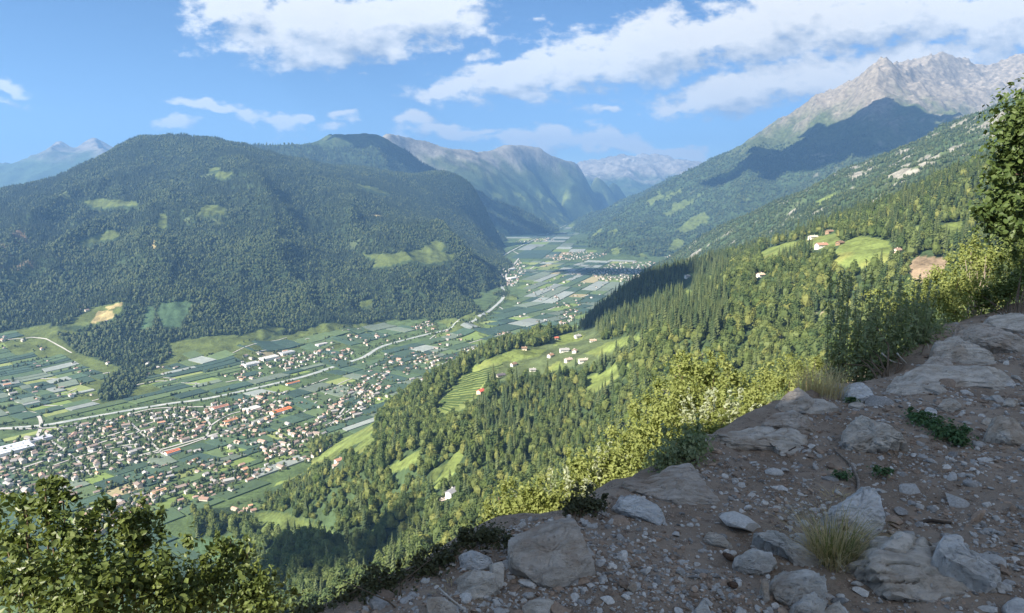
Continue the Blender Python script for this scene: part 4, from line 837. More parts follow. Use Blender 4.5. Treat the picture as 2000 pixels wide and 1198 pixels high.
def parcel_mesh(pr, rows=4):
    ax, nx, a, b, c_, d = pr; k = 2.2 if (d-c_) < 80 else 5.0; g = np.linspace(0, 1, rows); j = rng.normal(0, .03, 4)
    col_, hh = PAL[rng.choice(9, p=np.array((5, 4, 5, 3, 2.2, 1.3, 2.0, 1.3, .5))/24.3)]
    far = (c_ if False else (ax*(a+b)/2+nx*(c_+d)/2)[1])
    if far > 3600 and rng.random() < .38: col_, hh = PAL[rng.choice([4, 5])]
    col_ = np.array(col_)*rng.uniform(.8, 1.2)
    U = a+k+(b-a-2*k)*g; V = c_+k+(d-c_-2*k)*g; UU, VV = np.meshgrid(U, V)
    UU = UU+(VV-(c_+d)/2)*(j[0]*4); x = ax[0]*UU+nx[0]*VV; y = ax[1]*UU+nx[1]*VV
    gz = ground(x, y); n = rows*rows; idx = np.arange(n).reshape(rows, rows)
    v = [np.stack([x, y, gz+hh+rng.normal(0, .12, x.shape)], -1).reshape(-1, 3), np.stack([x, y, gz-.5], -1).reshape(-1, 3)]
    f = np.stack([idx[:-1, :-1], idx[1:, :-1], idx[1:, 1:], idx[:-1, 1:]], -1).reshape(-1, 4)[:, ::-1].tolist() if False else np.stack([idx[:-1, :-1], idx[:-1, 1:], idx[1:, 1:], idx[1:, :-1]], -1).reshape(-1, 4).tolist()
    ring = list(idx[0, :])+list(idx[1:, -1])+list(idx[-1, -2::-1])+list(idx[-2:0:-1, 0])
    for p_, q_ in zip(ring, ring[1:]+ring[:1]): f.append([p_, p_+n, q_+n, q_])
    return np.vstack(v), np.array(f), col_, hh

cent = np.array([ax*(a+b)/2+nx*(c_+d)/2 for ax, nx, a, b, c_, d in parcels]); half = np.array([[(b-a)/2, (d-c_)/2] for ax, nx, a, b, c_, d in parcels])
okm = np.ones(len(parcels), bool)
for su in (-.9, 0, .9):
    for sv in (-.9, 0, .9):
        q = np.array([cent[i_]+parcels[i_][0]*half[i_, 0]*su+parcels[i_][1]*half[i_, 1]*sv for i_ in range(len(parcels))]); okm &= open_land(q[:, 0], q[:, 1])
        okm &= seg_dist(q[:, 0], q[:, 1], [tuple(z_) for z_ in river_line[::2]]) > 24
cpx, cpy = proj(cent[:, 0], cent[:, 1], ground(cent[:, 0], cent[:, 1]))
for tp in town_polys: okm &= ~in_poly(cpx, cpy, tp) | (rng.random(len(cpx)) < .10)
zr = np.stack([ground(*(np.array([cent[i_]+parcels[i_][0]*half[i_, 0]*su+parcels[i_][1]*half[i_, 1]*sv for i_ in range(len(parcels))]).T)) for su in (-.9, .9) for sv in (-.9, .9)])
okm &= (zr.max(0)-zr.min(0)) < .22*half.sum(1)
okm &= (cpx > -60) & (cpx < 2000) & (cpy < 1230)
fo = [i_ for i_ in np.argsort(cent[:, 1]) if okm[i_]]; jv, jf, jc, nv = [], [], [], 0; nf = 0; meadow_spots = []
for i_ in fo:
    v, f, c_, hh = parcel_mesh(parcels[i_]); hid = hidden_px(cpx[i_], cpy[i_]) or (300 < cpx[i_] < 560 and cpy[i_] > 1110)
    if nf < 290 and not hid:
        me = mesh_np('field', v-np.array([cent[i_][0], cent[i_][1], 0]), f, False, M_FIELD); vcol(me, np.tile(c_, (len(v), 1))); link('field', me, valley_floor, loc=(cent[i_][0], cent[i_][1], 0)); nf += 1
    else: jv.append(v); jf.append(f+nv); jc.append(np.tile(c_, (len(v), 1))); nv += len(v)
me = mesh_np('far_fields', np.vstack(jv), np.vstack(jf), False, M_FIELD); vcol(me, np.vstack(jc)); prop(link('far_fields', me, valley_floor), kind='stuff')
# ---- garden, lane and river-bank trees of the valley
vx, vy = [], []
for x, y, z, rz, c_, s_, tn in houses:
    for _ in range(4): vx.append(x+rng.normal(0, 15)); vy.append(y+rng.normal(0, 15))
for i_ in fo:
    if rng.random() < .33:
        ax, nx, a, b, c_, d = parcels[i_]; m = rng.integers(3, 12); t_ = np.sort(rng.random(m))*rng.uniform(.3, 1)
        for q in t_: vx.append(ax[0]*(a+(b-a)*q)+nx[0]*c_+rng.normal(0, 3)); vy.append(ax[1]*(a+(b-a)*q)+nx[1]*c_+rng.normal(0, 3))
for q in range(1, len(river_line)):
    a, b = river_line[q-1], river_line[q]; L_ = np.linalg.norm(b-a); d = (b-a)/L_
    for _ in range(int(L_/7)):
        t_ = rng.random(); sd = rng.choice([-1, 1]); o_ = rng.uniform(20, 34)*sd; vx.append(a[0]+(b-a)[0]*t_-d[1]*o_); vy.append(a[1]+(b-a)[1]*t_+d[0]*o_)
vx, vy = np.array(vx), np.array(vy); k = open_land(vx, vy); vx, vy = vx[k], vy[k]; n = len(vx); s_ = rng.uniform(.3, .75, n)
scatter_object('valley_trees', np.stack([vx, vy, ground(vx, vy)-.3], 1), np.stack([s_, s_, s_*rng.uniform(.8, 1.2, n)], 1), np.stack([0*s_, 0*s_, rng.random(n)*6.28], 1), 3+rng.integers(0, 3, n), protos['far'], 'small trees lining the river, lanes and gardens of the valley')
# wood on the two knolls at the foot of the slope
# ---- vineyard rows on the shelf and farmhouses of the hillside
def hill_at_px(px, py, lo=500, hi=2600, L=I):
    ys = np.geomspace(lo, hi, 600); pts = np.array([W(px, py, y) for y in ys]); v, ok = L.sample(L.z, pts[:, 0], pts[:, 1]); hit = np.where(ok & (v >= pts[:, 2]))[0]
    j = hit[0] if len(hit) else 300
    return Vector((pts[j, 0], pts[j, 1], float(v[j])))
M_VINE = leaf_mat('vine_leaves', (.050, .085, .025), (.075, .115, .035), .2)
vy_root = prop(empty('vineyard', hill_at_px(910, 770)), 'sloping vineyard in terraced rows above the red barn', 'vineyard')
vl, vr = [(905, 735), (880, 760), (862, 782), (852, 794)], [(985, 713), (950, 745), (928, 776), (880, 806)]
for k in range(17):
    t_ = k/16; q = t_*3; a = min(int(q), 2); fr = q-a; A0 = np.array(vl[a])*(1-fr)+np.array(vl[a+1])*fr; A1 = np.array(vr[a])*(1-fr)+np.array(vr[a+1])*fr
    pts = [hill_at_px(*(A0*(1-s_)+A1*s_)) for s_ in np.linspace(.04, .96, 9)]; v = []; f = []
    for p_ in pts:
        r0 = rng.uniform(.8, 1.2)
        for (dx_, dz_) in ((-1.1, -.3), (-.9*r0, 1.7), (.0, 2.3*r0), (.9, 1.7), (1.1, -.3)): v.append((p_.x+dx_*.4-vy_root.location.x, p_.y+dx_-vy_root.location.y, p_.z+dz_-vy_root.location.z))
    for m in range(8):
        for w_ in range(4): f.append((m*5+w_, m*5+w_+1, m*5+w_+6, m*5+w_+5))
    link('vine_row', mesh_py('vine_row', v, f, False, M_VINE), vy_root)
def farmhouse(px, py, L_, Wd, e, roofc, wallc, rz, label, L=I, timber=False, name='farmhouse'):
    p_ = hill_at_px(px, py, L=L) if L is I else Vector((*ground_at_px(px, py), 0)); root = prop(empty(name, p_, rz), label, 'barn' if name == 'barn' else 'farmhouse', 'farm buildings of the near hillside'); r_ = e+Wd*.27
    wm = plain_mat('farm_wall', wallc, .85, .1, .5); rm = plain_mat('farm_roof', roofc, .8, .2, .6, .4, .1)
    wv, wf = gable_wall(L_, Wd, e, r_); wv = [(x, y, z if z > -1 else -4.5) for x, y, z in wv]; wall = link('wall', mesh_py('wall', wv, wf, False, wm), root)
    rf = link('roof', mesh_py('roof', *gable_roof(L_, Wd, e, r_, 1.3, .4), False, rm), root)
    link('chimney', mesh_py('chimney', box_v(L_*.2, L_*.2+1, 1.0, 2.0, r_-1.8, r_+1.3), BOXF, False, wm), rf)
    wn = mesh_py('window', box_v(-.6, .6, -.08, .1, 0, 1.5), BOXF, False, M_GLASS)
    for fl in range(max(1, int((e-1)//2.8))):
        for q in np.linspace(-L_/2+2, L_/2-2, max(2, int(L_//4.5))):
            for sy in (-1, 1):
                w_ = link('window', wn, root, loc=(q, sy*(Wd/2+.02), 1.2+fl*2.8))
        for q in np.linspace(-Wd/2+2.2, Wd/2-2.2, 3):
            for sx_ in (-1, 1): w_ = link('window', wn, root, loc=(sx_*(L_/2+.02), q, 1.2+fl*2.8)); w_.rotation_euler = (0, 0, math.pi/2)
    link('door', mesh_py('door', box_v(-.7, .7, -Wd/2-.1, -Wd/2+.05, -.5, 2.1), BOXF, False, M_WOOD), root)
    if timber: link('timber_gable', mesh_py('timber_gable', [(L_/2+.1, -Wd/2+.3, e-.2), (L_/2+.1, Wd/2-.3, e-.2), (L_/2+.1, 0, r_-.3), (L_/2+.35, -Wd/2+.3, e-.2), (L_/2+.35, Wd/2-.3, e-.2), (L_/2+.35, 0, r_-.3)], [(0, 1, 2), (3, 5, 4), (0, 3, 4, 1), (1, 4, 5, 2), (2, 5, 3, 0)], False, M_WOOD), root)
    return root
WH = (.78, .75, .69); BR = (.20, .13, .09); GY = (.30, .29, .28)
farmhouse(939, 768, 15, 11, 5, (.52, .12, .08), (.70, .55, .42), .9, 'barn with a bright red roof at the lower edge of the vineyard', name='barn')
farmhouse(978, 736, 17, 9, 4, (.10, .09, .10), (.45, .40, .33), .4, 'farm building with a dark slate roof above the red barn', timber=True)
farmhouse(1003, 715, 12, 9, 5, BR, WH, .7, 'white farmhouse with brown roof beside the upper vineyard edge'); farmhouse(1040, 726, 12, 8, 4, GY, WH, .2, 'grey-roofed farmhouse between round trees on the shelf')
farmhouse(1102, 688, 20, 11, 6, GY, WH, .2, 'large white farmhouse with grey roof in the middle of the shelf hamlet'); farmhouse(1122, 690, 12, 9, 6, (.36, .26, .2), WH, 1.3, 'white house with tan roof right of the large shelf farmhouse'); farmhouse(1110, 706, 15, 10, 5, (.40, .33, .28), (.7, .62, .52), .5, 'pale farm shed just below the shelf hamlet')
farmhouse(1075, 698, 12, 9, 5, (.30, .18, .12), WH, .8, 'small brown-roofed house left of the shelf hamlet'); farmhouse(1140, 706, 22, 9, 4, (.42, .36, .30), WH, .3, 'long low farm building at the right end of the shelf hamlet')
farmhouse(1024, 684, 11, 9, 5, BR, (.8, .7, .55), 0., 'cream house standing at the back edge of the shelf meadow'); farmhouse(1128, 660, 16, 11, 6, GY, WH, .5, 'white chalet with grey roof in the hollow behind the shelf'); farmhouse(1158, 668, 14, 8, 4, (.4, .3, .22), WH, .1, 'low tan farm building in the hollow behind the shelf')
farmhouse(1086, 663, 10, 8, 4, (.5, .14, .09), WH, .4, 'tiny red-roofed house at the edge of the wood behind the shelf')
farmhouse(882, 966, 15, 10, 5, (.30, .30, .32), (.82, .80, .77), 1.0, 'white farmhouse with grey roof alone in the steep wood'); farmhouse(863, 980, 13, 7, 3.5, (.62, .52, .44), (.80, .77, .72), .55, 'low pale stable just below the lone white farmhouse')
farmhouse(662, 903, 16, 11, 5, (.45, .24, .17), WH, .8, 'reddish-roofed farm on the meadow strip at the slope foot'); farmhouse(655, 912, 13, 9, 4, (.5, .36, .28), WH, .8, 'tan-roofed shed just below the meadow-strip farm')
farmhouse(1604, 484, 22, 13, 6, (.36, .20, .14), WH, .25, 'large farmhouse with reddish roof beside the bright round meadow', timber=True); farmhouse(1640, 478, 13, 9, 4.5, BR, (.28, .18, .11), .5, 'dark timber barn between the large farmhouse and the round meadow', name='barn'); farmhouse(1588, 466, 20, 10, 4, (.55, .46, .38), WH, .3, 'long pale-roofed farm building on the upper slope')
farmhouse(1620, 456, 16, 10, 4, (.26, .17, .12), (.3, .2, .13), .4, 'brown timber farm building at the top of the farm group', name='barn'); farmhouse(1752, 494, 15, 10, 4.5, (.32, .22, .17), (.62, .5, .4), .6, 'small brown farmhouse right of the round meadow above the bare field')
farmhouse(1342, 543, 14, 10, 5, GY, WH, .4, 'small white farmhouse in the saddle of the dark spur'); farmhouse(1485, 541, 12, 9, 4, (.5, .4, .3), WH, .4, 'tiny tan farmhouse on the wooded ridge crest')
# ------------------------------------------------------------------ foreground: the shaded ledge (metres from the eye)
from mathutils import noise as mnoise
def lz0(x, y): return -1.66+.018*np.maximum(x-1, 0)+.06*fbm(x, y, 1.7, 3, seed=41)+.026*fbm(x, y, .4, 4, seed=42)
def pix_plane(px, py, z):
    u = (px-1000)/F; v = (599-py)/F; k = z/(-SP+v*CP); return (u*k, (CP+v*SP)*k)
edge_px = [(560, 1330), (650, 1200), (760, 1142), (860, 1090), (930, 1045), (1010, 1012), (1100, 1000), (1190, 972), (1235, 935), (1300, 912), (1380, 875), (1430, 842), (1500, 815), (1560, 768), (1650, 750), (1745, 735), (1800, 700), (1840, 645), (1930, 620), (2010, 603), (2200, 570)]
edge_xy = [(-4.5, -14), (-2.4, -1)]+[pix_plane(a, b, -1.64) for a, b in edge_px]+[(16, 16)]
def edge_sd(x, y):
    """distance beyond the ledge's edge, negative on the ledge"""
    d = seg_dist(x, y, edge_xy); poly = edge_xy+[(40, 16), (40, -20), (-4.5, -20)]
    return np.where(in_poly(x, y, poly), -d, d)
def lz(x, y):
    x = np.asarray(x, float); y = np.asarray(y, float); d = edge_sd(x, y)+.10*fbm(x, y, .5, 4, seed=43)
    o = np.maximum(d, 0); drop = np.minimum(o*o*2.2, .9*o+.0)+.25*np.maximum(o-1, 0)
    return lz0(x, y)-drop
def pt(px, py, dz=0.0):
    """ground point of the ledge seen at a pixel"""
    z = -1.65
    for _ in range(6): x, y = pix_plane(px, py, z); z = float(lz0(np.array([x]), np.array([y]))[0])
    return Vector((x, y, H+z+dz))
def P3(px, py, Y): return Vector(W(px, py, Y))
def soil_material():
    m, t, b, out = newmat('stony_soil'); p = t.node('ShaderNodeNewGeometry').outputs['Position']
    n1 = t.noise(p, 1.6, 6, .6); n2 = t.noise(p, 14, 6, .65); n3 = t.noise(p, 70, 4, .6)
    c_ = t.mixc(t.smooth(n1, .35, .65), (.235, .178, .130, 1), (.345, .275, .212, 1)); c_ = t.mixc(t.smooth(n2, .5, .72), c_, (.14, .10, .075, 1))
    vo = t.node('ShaderNodeTexVoronoi', feature='F1'); t.l.new(p, vo.inputs['Vector']); vo.inputs['Scale'].default_value = 85; vo.inputs['Randomness'].default_value = 1
    peb = t.math('MULTIPLY', t.math('SUBTRACT', 1.0, t.smooth(vo.outputs['Distance'], .20, .34)), t.smooth(n2, .40, .56))
    sepc = t.node('ShaderNodeSeparateColor'); t.l.new(vo.outputs['Color'], sepc.inputs[0])
    c_ = t.mixc(t.math('MULTIPLY', peb, .75), c_, t.mixc(sepc.outputs[0], (.30, .25, .20, 1), (.62, .57, .50, 1)))
    t.l.new(c_, b.inputs['Base Color']); b.inputs['Roughness'].default_value = .95; b.inputs['Specular IOR Level'].default_value = .1
    bump(t, b, t.math('ADD', t.math('ADD', n2, t.math('MULTIPLY', n3, .35)), t.math('MULTIPLY', peb, .35)), .8, .03)
    return m
def rock_material(name, c1, c2, stain, lichen=.25):
    m, t, b, out = newmat(name); tc = t.node('ShaderNodeTexCoord'); oi = t.node('ShaderNodeObjectInfo')
    p = t.node('ShaderNodeVectorMath', operation='ADD'); t.l.new(tc.outputs['Object'], p.inputs[0]); t.l.new(oi.outputs['Location'], p.inputs[1]); p = p.outputs[0]
    mp = t.node('ShaderNodeMapping'); t.l.new(p, mp.inputs[0]); mp.inputs['Rotation'].default_value = (.5, .35, .6); mp.inputs['Scale'].default_value = (4, 22, 13)
    st = t.noise(mp.outputs[0], 1.1, 7, .68, .6); n1 = t.noise(p, 3.2, 6, .62); n2 = t.noise(p, 55, 5, .65); n3 = t.noise(p, 9, 6, .6)
    c_ = t.mixc(t.smooth(st, .34, .66), rgba(c1), rgba(c2)); c_ = t.mixc(t.math('MULTIPLY', t.smooth(n1, .48, .68), .7), c_, rgba(stain))
    c_ = t.mixc(t.math('MULTIPLY', t.smooth(n3, .60, .70), lichen*2), c_, (.46, .45, .40, 1)); c_ = t.mixc(t.math('MULTIPLY', t.smooth(n2, .55, .75), .5), c_, (.07, .065, .06, 1))
    t.l.new(c_, b.inputs['Base Color']); b.inputs['Roughness'].default_value = .85; b.inputs['Specular IOR Level'].default_value = .25
    bump(t, b, t.math('ADD', t.math('MULTIPLY', st, 1.0), t.math('ADD', t.math('MULTIPLY', n2, .25), t.math('MULTIPLY', n3, .5))), .9, .035)
    return m
M_SOIL = soil_material()
M_RK = {'grey': rock_material('grey_schist', (.39, .35, .30), (.64, .585, .515), (.35, .265, .19)), 'brown': rock_material('brown_schist', (.33, .285, .235), (.54, .48, .42), (.31, .225, .16), .12),
        'pale': rock_material('pale_schist', (.46, .455, .445), (.70, .69, .67), (.37, .32, .265)), 'blue': rock_material('blue_grey_schist', (.37, .355, .325), (.60, .58, .545), (.33, .27, .21))}
xs = np.r_[np.linspace(-14, -2.2, 26)[:-1], np.linspace(-2.2, 4.2, 230)[:-1], np.linspace(4.2, 11, 150)[:-1], np.linspace(11, 24, 22)]
ys = np.r_[np.linspace(-16, 1.2, 28)[:-1], np.linspace(1.2, 5.2, 150)[:-1], np.linspace(5.2, 10.5, 110)[:-1], np.linspace(10.5, 26, 40)]
X_, Y_ = np.meshgrid(xs, ys); Z_ = lz(X_, Y_); nr, nc = X_.shape; idx_ = np.arange(nr*nc).reshape(nr, nc)
led = mesh_np('rocky_path_ground', np.stack([X_, Y_, Z_+H], -1).reshape(-1, 3), np.stack([idx_[:-1, :-1], idx_[:-1, 1:], idx_[1:, 1:], idx_[1:, :-1]], -1).reshape(-1, 4), True, M_SOIL)
path_ground = prop(link('rocky_path_ground', led), kind='structure')
# ---- big rocks: outline seen in the photograph, laid in a tilted plane at the rock's own place, given body and relief
def rock(poly, tone, label, tilt=55, az=0, thick=.18, dome=.10, rough=.03, base=None, lift=0.0, seed=0, Y=None, name='rock', back=1.08):
    poly = [tuple(map(float, q)) for q in poly]; low = max(poly, key=lambda q: q[1]); b0 = base or low
    o = pt(*b0, dz=lift+.02) if Y is None else P3(b0[0], b0[1], Y); a = R(tilt); n = Vector((math.sin(R(az))*math.cos(a), -math.cos(R(az))*math.cos(a), math.sin(a)))
    e = Vector((0, 0, H)); ring = []
    for q in poly:
        d = P3(q[0], q[1], 1.0)-e; k = (o-e).dot(n)/d.dot(n); ring.append(e+d*k)
    c0 = sum(ring, Vector())/len(ring); ring = [c0+(q-c0)*1.07 for q in ring]
    # densify the outline
    rs = []; m = len(ring)
    for i_ in range(m):
        for t_ in (0, .34, .67): rs.append(ring[i_].lerp(ring[(i_+1) % m], t_))
    ring = rs; m = len(ring); cen = sum(ring, Vector())/m; size = max((q-cen).length for q in ring); rr = random.Random(seed*7+int(poly[0][0]))
    v = []; f = []; lv = [(1.0, 0.0), (.86, .55), (.62, .85), (.33, 1.0)]
    back_ring = [cen+(q-cen)*back*rr.uniform(.96, 1.06)-n*thick-Vector((0, 0, .12)) for q in ring]; mid = [cen+(q-cen)*(1+.03)-n*thick*.35 for q in ring]
    v += back_ring+mid
    for s_, h_ in lv: v += [cen+(q-cen)*s_+n*(dome*size*h_) for q in ring]
    v.append(cen+n*dome*size*1.0)
    for k in range(5):
        for i_ in range(m): j = (i_+1) % m; f.append((k*m+i_, k*m+j, (k+1)*m+j, (k+1)*m+i_))
    for i_ in range(m): f.append((5*m+i_, 5*m+(i_+1) % m, 6*m))
    bm = bmesh.new(); bv = [bm.verts.new(q-cen) for q in v]
    for q in f:
        try: bm.faces.new([bv[w_] for w_ in q])
        except ValueError: pass
    bmesh.ops.subdivide_edges(bm, edges=bm.edges[:], cuts=3 if size > .25 else 2, use_grid_fill=True)
    bmesh.ops.recalc_face_normals(bm, faces=bm.faces[:]); bm.normal_update(); sd_ = Vector((seed*3.1, seed*1.7, poly[0][0]*.01))
    planes = []
    for w2 in range(20):
        pn = Vector((rr.gauss(0, 1), rr.gauss(0, 1), rr.gauss(0, 1))) if w2 < 12 else n+Vector((rr.gauss(0, .4), rr.gauss(0, .4), rr.gauss(0, .4)))
        pn.normalize(); planes.append((pn, max(w_.co.dot(pn) for w_ in bm.verts)*(rr.uniform(.80, .97) if w2 < 12 else rr.uniform(.45, .9))))
    for w_ in bm.verts:
        k0 = mnoise.noise(w_.co*(1.6/size)+sd_*2); w_.co += w_.normal*size*.05*k0
        for pn, pd in planes:
            q = w_.co.dot(pn)-pd
            if q > 0: w_.co -= pn*q*.9
    bm.normal_update()
    for w_ in bm.verts:
        c_ = w_.co; k1 = mnoise.noise(c_*(2.2/size)+sd_); k2 = mnoise.fractal(c_*(5.5/size)+sd_, 1.0, 2.0, 4); ch = abs(mnoise.noise(Vector((c_.x*3/size, c_.y*9/size, c_.z*14/size))+sd_))
        w_.co = c_+w_.normal*(size*(rough*.7*k1+rough*.7*k2)-size*rough*1.6*max(0, .22-ch)*3)
    ob = link(name, bm_mesh(name, bm, M_RK[tone], True), loc=cen)
    me_ = ob.data; me_.set_sharp_from_angle(angle=R(38)) if hasattr(me_, 'set_sharp_from_angle') else None
    prop(ob, label, 'rock', 'larger rocks on the ledge'); return ob
rock([(996, 1052), (1060, 1020), (1112, 1008), (1135, 1050), (1152, 1092), (1118, 1128), (1072, 1150), (1040, 1128), (1000, 1100)], 'brown', 'big brownish slanting slab standing at the near edge of the ledge', 46, -12, .14, .05, .035, seed=1)
rock([(895, 1085), (915, 1072), (950, 1085), (962, 1098), (935, 1115), (900, 1108)], 'pale', 'whitish fractured stone on top of the small pile left of the big slab', 50, -20, .10, .12, .06, seed=2)
rock([(890, 1128), (925, 1112), (962, 1120), (968, 1150), (935, 1172), (895, 1168)], 'grey', 'grey split boulder at the bottom of the small pile left of the big slab', 48, -15, .14, .14, .05, seed=3)
rock([(958, 1105), (985, 1098), (984, 1140), (970, 1160), (956, 1150)], 'grey', 'narrow upright grey stone between the pile and the big slab', 35, 10, .08, .08, .04, seed=4)
rock([(835, 1172), (862, 1165), (890, 1180), (900, 1215), (840, 1215)], 'grey', 'grey stone cut by the bottom edge left of centre', 50, 0, .12, .14, .04, seed=5)
rock([(1022, 1182), (1050, 1168), (1082, 1172), (1080, 1205), (1025, 1206)], 'grey', 'pale grey stone at the bottom edge below the big slab', 55, 0, .1, .14, .04, seed=6)
rock([(1222, 938), (1262, 938), (1328, 902), (1345, 900), (1390, 955), (1430, 985), (1380, 982), (1310, 985), (1272, 968), (1240, 958)], 'brown', 'large triangular flat slab poking out over the ledge edge', 62, -8, .10, .05, .03, seed=7)
rock([(1188, 985), (1212, 968), (1240, 966), (1280, 985), (1296, 1000), (1288, 1026), (1250, 1008), (1215, 998)], 'pale', 'light grey slab just below the triangular slab', 52, -25, .08, .06, .045, seed=8)
rock([(1372, 852), (1440, 845), (1490, 832), (1540, 838), (1570, 848), (1568, 872), (1560, 885), (1525, 888), (1510, 872), (1450, 868), (1400, 872)], 'grey', 'long pale weathered slab at the edge above the triangular slab', 66, 5, .14, .07, .035, seed=9)
rock([(1490, 828), (1510, 805), (1545, 798), (1580, 812), (1602, 845), (1575, 845), (1545, 838)], 'brown', 'dark brown tilted rock just behind the long pale slab', 52, 15, .12, .08, .04, seed=10)
rock([(1515, 795), (1535, 770), (1560, 757), (1590, 768), (1600, 785), (1570, 800), (1540, 805)], 'brown', 'brown rock under the dry grass at the ledge edge', 55, -10, .15, .12, .04, seed=11)
rock([(1545, 800), (1580, 782), (1630, 780), (1645, 792), (1610, 800), (1570, 806)], 'grey', 'thin flat grey flagstone beside the brown edge rock', 74, 0, .06, .05, .03, seed=12)
rock([(1632, 770), (1650, 752), (1680, 746), (1702, 760), (1708, 780), (1690, 788), (1655, 788)], 'pale', 'pale lichened boulder at the foot of the tall weeds', 48, -8, .16, .14, .04, seed=13)
rock([(1648, 875), (1655, 828), (1685, 814), (1720, 825), (1765, 845), (1775, 855), (1740, 862), (1735, 872), (1700, 880), (1668, 882)], 'grey', 'angular grey rock with a white left face in the middle of the path', 44, -18, .16, .12, .055, seed=14)
rock([(1745, 735), (1800, 712), (1870, 706), (1930, 712), (1985, 735), (2010, 752), (1970, 758), (1900, 752), (1840, 758), (1780, 748)], 'grey', 'very wide pale slab crossing the path at the right', 68, 0, .2, .05, .03, seed=15)
rock([(1728, 760), (1748, 742), (1800, 745), (1850, 758), (1830, 768), (1770, 770)], 'grey', 'flat grey slab in front of the wide slab', 70, -5, .1, .06, .035, seed=16)
rock([(1928, 622), (1965, 612), (2020, 614), (2030, 640), (1990, 645), (1950, 636)], 'grey', 'uppermost flat slab of the stack at the right edge', 58, -10, .14, .06, .03, seed=17, lift=.10)
rock([(1862, 655), (1880, 632), (1930, 634), (1985, 655), (2020, 675), (1990, 688), (1940, 675), (1890, 668)], 'brown', 'long brownish layered slab under the uppermost slab of the stack', 55, -8, .18, .06, .04, seed=18)
rock([(1820, 700), (1832, 668), (1870, 660), (1925, 680), (1965, 695), (1930, 712), (1870, 708)], 'grey', 'grey stepped rock left of the slab stack', 56, -12, .2, .08, .045, seed=19)
rock([(1795, 730), (1812, 700), (1850, 695), (1865, 715), (1830, 728)], 'brown', 'brown blocky rock at the ledge edge below the stepped rock', 52, -15, .15, .08, .045, seed=20)
rock([(1830, 798), (1845, 780), (1875, 778), (1880, 795), (1860, 805)], 'grey', 'small upright grey rock beside the dark green plant, upper left', 45, 0, .08, .12, .05, seed=21)
rock([(1800, 808), (1812, 795), (1828, 800), (1830, 812), (1812, 816)], 'pale', 'small pale stone left of the upright rock by the green plant', 55, 0, .05, .12, .05, seed=22)
rock([(1940, 838), (1950, 815), (1972, 806), (1995, 830), (2010, 870), (1985, 866), (1960, 855)], 'grey', 'pointed grey rock sticking up by the right edge', 46, 10, .14, .12, .05, seed=23)
rock([(1918, 825), (1925, 816), (1950, 818), (1948, 828), (1930, 830)], 'grey', 'small flat stone beside the pointed rock at the right edge', 62, 0, .04, .1, .04, seed=24)
rock([(1958, 790), (1965, 778), (1990, 780), (1985, 794)], 'grey', 'small grey stone by the right edge above the pointed rock', 58, 0, .05, .12, .05, seed=25)
rock([(1622, 1000), (1640, 985), (1680, 962), (1690, 945), (1715, 955), (1728, 985), (1730, 1030), (1700, 1052), (1650, 1040), (1628, 1022)], 'pale', 'pale block right behind the dry grass tuft', 42, 8, .16, .10, .05, seed=26)
rock([(1478, 1042), (1500, 1030), (1530, 1045), (1580, 1072), (1602, 1090), (1590, 1108), (1550, 1102), (1530, 1075), (1495, 1058)], 'blue', 'elongated blue-grey rock left of the dry grass tuft', 50, -10, .1, .12, .05, seed=27)
rock([(1440, 1085), (1470, 1073), (1505, 1078), (1518, 1095), (1500, 1118), (1465, 1125), (1440, 1108)], 'blue', 'rounded blue-grey rock beside the two pine cones', 50, 0, .1, .14, .05, seed=28)
rock([(1372, 1048), (1382, 1038), (1410, 1046), (1434, 1068), (1420, 1070), (1390, 1060)], 'grey', 'small slanting flat stone above the pine cones', 52, -15, .04, .08, .05, seed=29)
rock([(1512, 1135), (1540, 1112), (1590, 1115), (1620, 1128), (1618, 1165), (1590, 1180), (1545, 1185), (1520, 1165)], 'blue', 'blocky blue-grey rock below the dry grass tuft', 46, 5, .16, .1, .05, seed=30)
rock([(1548, 1190), (1570, 1165), (1590, 1158), (1616, 1178), (1610, 1215), (1550, 1215)], 'blue', 'dark grey rock cut by the bottom edge below the blocky rock', 46, 0, .12, .14, .05, seed=31)
rock([(1610, 1190), (1640, 1172), (1655, 1195), (1650, 1215), (1612, 1215)], 'grey', 'grey stone in the bottom row right of the dark grey rock', 50, 0, .1, .12, .04, seed=32)
rock([(1488, 1132), (1500, 1130), (1504, 1170), (1494, 1178)], 'grey', 'thin upright sliver of grey stone left of the blocky rock', 35, 0, .03, .05, .04, seed=33)
rock([(1700, 1080), (1735, 1050), (1745, 1038), (1790, 1045), (1835, 1060), (1850, 1045), (1880, 1065), (1960, 1110), (2000, 1135), (2030, 1180), (2000, 1215), (1800, 1175), (1740, 1150), (1705, 1115)], 'grey', 'massive ribbed outcrop filling the lower right corner', 54, 12, .35, .09, .055, seed=34, base=(1800, 1172))
rock([(1840, 1055), (1856, 1043), (1900, 1075), (1950, 1110), (1985, 1128), (1960, 1150), (1905, 1120), (1862, 1088)], 'pale', 'pale slab ridge lying along the top of the lower right outcrop', 50, 22, .1, .08, .045, seed=35, lift=.05)
rock([(1735, 1060), (1752, 1040), (1800, 1058), (1822, 1072), (1800, 1095), (1765, 1085)], 'blue', 'rough blue-grey knob at the left top of the lower right outcrop', 45, 0, .1, .14, .06, seed=36, lift=.04)
rock([(1968, 1180), (1985, 1168), (2020, 1175), (2020, 1215), (1975, 1215)], 'pale', 'pale stone in the bottom right corner', 52, 0, .1, .12, .04, seed=37)
rock([(1225, 1148), (1238, 1132), (1245, 1145), (1238, 1158)], 'grey', 'small pointed grey stone on bare soil below the triangular slab', 45, 0, .03, .1, .05, seed=38)
rock([(1360, 1190), (1375, 1170), (1388, 1195), (1385, 1210), (1362, 1210)], 'blue', 'small blue pointed stone at the bottom edge left of the grass', 42, 0, .05, .12, .04, seed=39)
